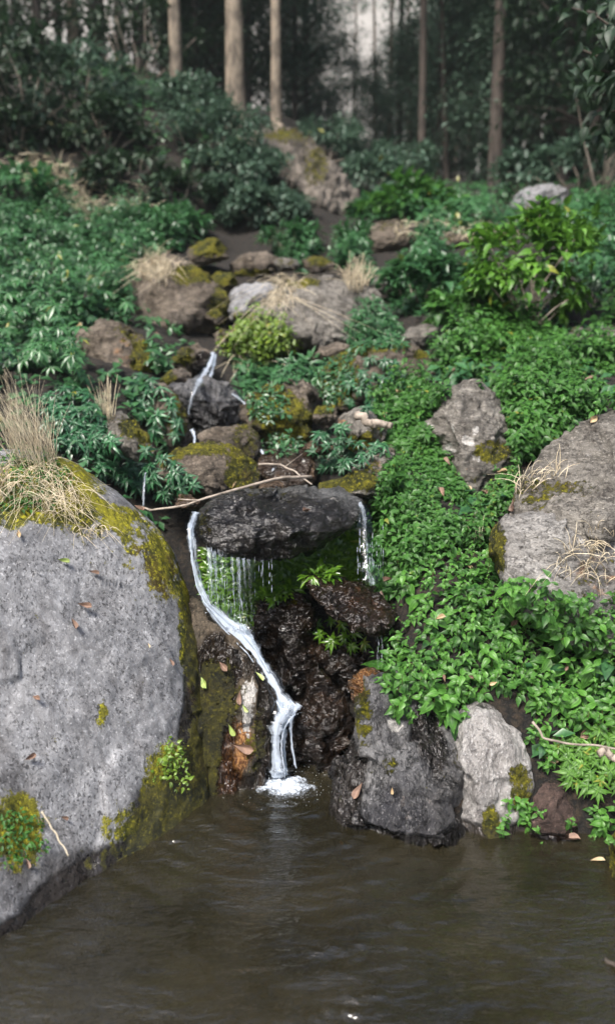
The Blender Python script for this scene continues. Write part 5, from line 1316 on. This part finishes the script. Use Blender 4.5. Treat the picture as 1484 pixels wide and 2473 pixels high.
# ------------------------------------------------------------------ dry grass
def grass_tuft(label, pts, Lp, n, Y=None, lean=0.0, droop=0.5, seed=0, width=1.5, group=None, spread=.35, mat='straw'):
    """a tuft of dry straws rooted on the stone or earth behind the given spots; Lp is straw length in px"""
    r_ = np.random.default_rng(seed)
    g = Geo(); first = None
    for u, v, ru, rv, share in pts:
        for i in range(int(n * share)):
            a = r_.uniform(0, 6.28); f = math.sqrt(r_.random())
            h = cast(u + ru * f * math.cos(a), v + rv * f * math.sin(a))
            if h is None: continue
            p0 = np.array(h[0]); k_ = px(p0[1])
            if first is None: first = p0.copy()
            L = Lp * k_ * r_.uniform(.45, 1.15)
            dz = np.array([lean + r_.normal(0, spread), r_.normal(-.15, spread), 1.0]); dz /= np.linalg.norm(dz)
            t = np.linspace(0, 1, 5)[:, None]
            side = np.array([r_.normal(0, .6), r_.normal(-.4, .5), -1.0])
            pp = p0 + dz * L * t + side * L * droop * r_.uniform(.2, 1.2) * t ** 2.2
            g.tube(pp, np.array([1, 1, .9, .7, .3]) * width * 0.5 * k_ * r_.uniform(.6, 1.2), 3, r_.random())
    if first is None: return
    return tag(put('grass_tuft', g.mesh('grass_tuft', off=first), M[mat], loc=first), label, 'grass tuft', group)


grass_tuft('tall tuft of bleached straw standing on the mossy top of the grey boulder', [(62, 1085, 45, 55, .6), (110, 1125, 35, 40, .4)], 165, 260, lean=-.14, droop=.2, seed=1, width=1.15, spread=.2)
grass_tuft('matted straw trailing down the mossy crown of the grey boulder', [(90, 1170, 90, 50, .6), (150, 1210, 70, 40, .4)], 85, 380, lean=.1, droop=1.4, seed=2, width=1.1, spread=.6)
grass_tuft('bleached straw at the left edge of the grey boulder crown', [(5, 1180, 25, 40, 1)], 110, 60, droop=.6, seed=3, width=1.9)
grass_tuft('short fringe of dry grass where moss ends on the grey boulder', [(225, 1285, 50, 16, 1)], 40, 45, droop=1.2, seed=4, width=1.8, spread=.8)
grass_tuft('thin upright straw tuft on the small mossy rock at left', [(262, 1015, 18, 10, 1)], 105, 44, droop=.12, seed=5, width=1.9, spread=.14)
grass_tuft('fluffy pale grass crown on the back left boulder', [(375, 660, 45, 26, 1)], 85, 220, droop=1.2, seed=6, width=1.1, spread=.35)
grass_tuft('dry grass drooping over the left end of the large tan boulder', [(690, 690, 40, 20, .55), (665, 730, 30, 26, .45)], 80, 170, droop=2.0, seed=7, width=1.1, spread=.35)
grass_tuft('pale grass tuft at the right top of the large tan boulder', [(862, 690, 26, 22, 1)], 75, 120, droop=.45, seed=8, width=1.5)
grass_tuft('dry stalks on the slope of the large right boulder', [(1290, 1165, 40, 22, .5), (1345, 1150, 20, 26, .3), (1250, 1190, 16, 20, .2)], 70, 46, droop=.5, seed=9, width=2.2)
grass_tuft('straw stalks hanging on the pale lichen block', [(1400, 1350, 50, 60, .7), (1450, 1340, 30, 80, .3)], 100, 70, droop=.9, seed=10, width=2.2)
grass_tuft('few bleached stalks beside the mossy corner of the pale lichen block', [(1150, 1320, 16, 20, 1)], 80, 16, droop=.2, seed=11, width=2.2, spread=.15)
grass_tuft('dry reddish grass at the back of the left bank', [(205, 520, 40, 20, .6), (320, 515, 60, 12, .4)], 60, 150, droop=.8, seed=12, width=1.6)
grass_tuft('dry brown grass on the earth bank at far left', [(90, 420, 90, 30, .6), (170, 460, 60, 30, .4)], 55, 220, droop=1.1, seed=13, width=1.6)
grass_tuft('withered grass on the weedy slope right of the stream head', [(1080, 560, 80, 26, .5), (1200, 560, 60, 26, .3), (980, 570, 30, 20, .2)], 50, 170, droop=1.1, seed=14, width=1.6)
grass_tuft('hanging rootlets below the creeper on the tan boulder', [(600, 870, 40, 10, .7), (650, 885, 30, 8, .3)], 70, 40, droop=2.6, seed=15, width=1.8, spread=.6)


# ------------------------------------------------------------------ sticks and fallen leaves
def stick(label, pts, r0, r1, name='branch', twigs=(), mat='wood', seed=0):
    r_ = np.random.default_rng(seed)
    g = Geo()
    pts = np.array(pts, float)
    t = np.linspace(0, 1, len(pts)); tt = np.linspace(0, 1, 26)
    P_ = Wn(np.interp(tt, t, pts[:, 0]), np.interp(tt, t, pts[:, 1]), np.interp(tt, t, pts[:, 2]))
    P_ += np.stack([vnoise(np.stack([tt * 7, tt * 0 + i_, tt * 0 + seed], -1), seed) for i_ in range(3)], -1) * r0 * 0.9
    g.tube(P_, np.interp(tt, [0, 1], [r0, r1]), 8, .5, .07)
    for tw in twigs:
        tw = np.array(tw, float)
        g.tube(Wn(tw[:, 0], tw[:, 1], tw[:, 2]), np.linspace(r1 * .8, r1 * .3, len(tw)), 5, .4)
    b = P_[0]
    return tag(put(name, g.mesh(name, off=b), M[mat], loc=b), label, 'branch')


stick('long grey branch lying across the stream behind the wedge rock', [(365, 1232, 3.45), (450, 1218, 3.35), (540, 1190, 3.32), (620, 1168, 3.4), (690, 1152, 3.5), (752, 1152, 3.6)], .0045, .008, twigs=[[(540, 1190, 3.32), (480, 1208, 3.3), (430, 1205, 3.3)], [(365, 1232, 3.45), (340, 1222, 3.5)]], seed=3)
stick('thin bent twig between the rounded boulder and the wedge rock', [(622, 1120, 3.8), (680, 1122, 3.8), (720, 1145, 3.75), (752, 1168, 3.7)], .005, .003, twigs=[[(690, 1125, 3.8), (730, 1095, 3.85)]], seed=5)
stick('short thick grey broken branch on the small pale rock', [(858, 1012, 3.92), (890, 1014, 3.86), (915, 1016, 3.83), (950, 1028, 3.82)], .021, .016, seed=7)
stick('curved pale twig hanging in the right bank leaves', [(1285, 1740, 2.38), (1310, 1780, 2.36), (1370, 1795, 2.36), (1440, 1800, 2.36), (1490, 1810, 2.36)], .004, .003, seed=9)
stick('thick broken branch end at the right edge above the water', [(1440, 1810, 2.36), (1470, 1820, 2.36), (1510, 1835, 2.36)], .012, .011, seed=10)
stick('dark stick poking out of the water at the right edge', [(1448, 2312, 1.93), (1470, 2325, 1.88), (1530, 2360, 1.8)], .004, .007, mat='barkdark', seed=11)
stick('long thin stalk lying down the lower left of the grey boulder', [(100, 1960, 2.0), (130, 2005, 2.0), (165, 2065, 1.98)], .002, .0015, name='stalk', mat='straw', seed=12)


def fallen(label, u, v, size_px, mat, ang, curl=0.3, seed=0, w=.45, lift=.012, name='dead_leaf', Y=None):
    h = cast(u, v)
    if h is None: return
    p_, n_ = Vector(h[0]), Vector(h[1])
    if Y == 'water':
        d = W1(u, v, 1.0) - np.array([0, 0, CAMZ]); t = -CAMZ / d[2]
        p_, n_ = Vector(np.array([0, 0, CAMZ]) + d * t + np.array([0, 0, .003])), Vector((0, 0, 1))
    k_ = px(p_.y)
    r_ = np.random.default_rng(seed)
    tv, tq, tuv = leaf_template(8, 6, w, 0.25 + curl, .3)
    tv = tv.copy(); tv[:, 1] -= .5
    tv[:, 2] += curl * (tv[:, 1] ** 2) * 1.2 + 0.10 * curl * vnoise(tv * 5 + seed, seed) + abs(tv[:, 0]) * curl * 1.0
    me = mesh_np(name, np.concatenate([tv, tv - np.array([0, 0, .012])]) * size_px * k_, np.concatenate([tq, tq[:, ::-1] + len(tv)]), uv=np.concatenate([tuv, tuv]), attrs={'tint': np.full(2 * len(tv), r_.random())})
    o = put(name, me, M[mat], p_ + n_ * lift)
    X_ = Vector((1, 0, 0)); X_ = (X_ - n_ * X_.dot(n_)).normalized(); Yv = n_.cross(X_)
    o.rotation_euler = (Matrix((X_, Yv, n_)).transposed() @ Matrix.Rotation(ang, 3, 'Z')).to_euler()
    return tag(o, label, 'leaf')


FL = [('curled brown leaf lying high on the grey boulder', 200, 1465, 46, 'dead', 1.4, .7), ('crumpled brown leaf below the curled one on the grey boulder', 174, 1508, 42, 'dead', .4, .8), ('small dry leaf near the top of the grey boulder', 222, 1386, 34, 'dead', 1.5, .6),
      ('greenish dry leaf under the moss edge of the grey boulder', 148, 1358, 40, 'fallgreen', 1.7, .5), ('crumpled leaf in the middle left of the grey boulder', 90, 1690, 36, 'dead', 1.0, .8), ('brown leaf low on the left of the grey boulder', 68, 1832, 40, 'dead', 2.2, .8),
      ('small reddish leaf at the right shoulder of the grey boulder', 408, 1600, 28, 'dead', .5, .7), ('dark leaf at the ridge top of the grey boulder', 330, 1232, 38, 'dead', 1.2, .6), ('pale dry leaf at the mossy edge of the grey boulder', 45, 1290, 30, 'deadtan', .2, .5),
      ('tiny white leaf on the right of the grey boulder', 355, 1560, 18, 'deadtan', .3, .4), ('dark brown leaf by the lower left moss of the grey boulder', 60, 2085, 36, 'dead', .2, .6), ('small leaf on the lower moss of the grey boulder', 150, 1975, 30, 'dead', 1.3, .6),
      ('yellow-green fallen leaf on the mossy part of the brown slab', 496, 1648, 50, 'fallgreen', .6, .3), ('green fallen leaf lowest on the brown slab', 560, 1757, 44, 'fallgreen', .5, .4), ('pale green leaf at the right edge of the brown slab', 622, 1635, 40, 'fallgreen', .7, .3),
      ('brown leaf on the pale streak of the brown slab', 582, 1682, 44, 'dead', .1, .4), ('pale green leaf below the brown one on the slab', 595, 1705, 34, 'fallgreen', .9, .3), ('large grey-brown leaf lying low on the brown slab', 585, 1802, 70, 'dead', 1.3, .4),
      ('orange-brown leaf at the top of the brown slab', 540, 1610, 46, 'dead', .7, .5), ('brown leaf stuck to the dark streaked boulder above the water', 868, 1908, 60, 'dead', -.5, .3), ('yellow leaf on the face of the dark streaked boulder', 948, 1905, 24, 'deadtan', .1, .4),
      ('small red leaf at the waterline of the dark streaked boulder', 830, 2032, 28, 'dead', 1.5, .4), ('long tan leaf lying on dark earth right of the pale boulder', 1320, 1822, 74, 'deadtan', .9, .4), ('brown leaf tucked in the right bank greenery', 1420, 1768, 66, 'dead', -1.1, .5),
      ('pale leaf on the branch behind the wedge rock', 558, 1172, 44, 'deadtan', -.8, .6), ('tan leaf in the leaves above the lichen-spotted boulder', 1160, 905, 40, 'deadtan', 1.1, .6), ('brown leaf on the ground cover right of the lichen-spotted boulder', 1345, 975, 40, 'dead', 1.3, .6),
      ('dry leaf at the upper rim of the large right boulder', 1290, 1030, 40, 'dead', 1.0, .6), ('long dry leaf on the upper slope of the large right boulder', 1430, 1015, 46, 'deadtan', -.8, .5), ('reddish dry leaf at the mossy foot of the large right boulder', 1245, 1220, 46, 'dead', .2, .6),
      ('cream leaf in the small-leaved sheet', 1120, 1185, 40, 'deadtan', 1.2, .5), ('yellow dry leaf in the ribbed-leaf mat', 1130, 1375, 30, 'deadtan', .2, .5), ('crumpled dry leaf on the dark wedge rock', 740, 1240, 36, 'dead', -.8, .6)]
for i, f in enumerate(FL):
    fallen(f[0], f[1], f[2], f[3] * .78, f[4], f[5], f[6], seed=i)
def litter(poly, n, sd, label, group):
    for i, (p_, n_, u, v) in enumerate(scatter(poly, n, 40, sd)):
        o = fallen(label, u, v, random.uniform(18, 34), random.choice(['dead', 'deadtan', 'dead']), random.uniform(0, 6), random.uniform(.4, .9), 80 + i + sd, lift=random.uniform(.05, .09))
        if o: o['group'] = group


litter(P2, 9, 401, 'small withered leaf caught in the small-leaved sheet', 'withered leaves in the small-leaved sheet')
litter(P1, 8, 402, 'small withered leaf caught in the ribbed-leaf mat', 'withered leaves in the ribbed-leaf mat')
litter(P3, 8, 403, 'withered leaf lying on the ground cover round the lichen-spotted boulder', 'withered leaves of the upper right cover')
litter([(0, 720), (400, 700), (420, 860), (100, 900), (0, 860)], 8, 404, 'withered leaf lying in the left bank cover', 'withered leaves of the left bank')
fallen('pale leaf floating on the pool near the right edge', 1440, 2078, 40, 'deadtan', 1.3, .2, 60, Y='water', lift=.0)
fallen('brown leaf at the waterline by the right bank', 1370, 2030, 60, 'dead', 1.3, .3, 61, Y='water', lift=.006)


# ------------------------------------------------------------------ misty air between the trees
hb = Geo()
x0, x1, y0, y1, z0, z1 = -125, 125, -12, 100, -2, 53
hv = np.array([(x, y, z) for z in (z0, z1) for y in (y0, y1) for x in (x0, x1)], float)
hb.add(hv, [(0, 2, 3, 1), (4, 5, 7, 6), (0, 1, 5, 4), (2, 6, 7, 3), (0, 4, 6, 2), (1, 3, 7, 5)])
k = NT('haze')
pv = k.n('VolumePrincipled')
pv.inputs['Color'].default_value = (0.55, 0.64, 0.64, 1)
pv.inputs['Density'].default_value = 0.0014
k.link(pv.outputs[0], k.out.inputs['Volume'])
hz = put('haze', hb.mesh('haze', smooth=False), k.m)
tag(hz, 'thin grey mist hanging in the valley', kind='stuff')
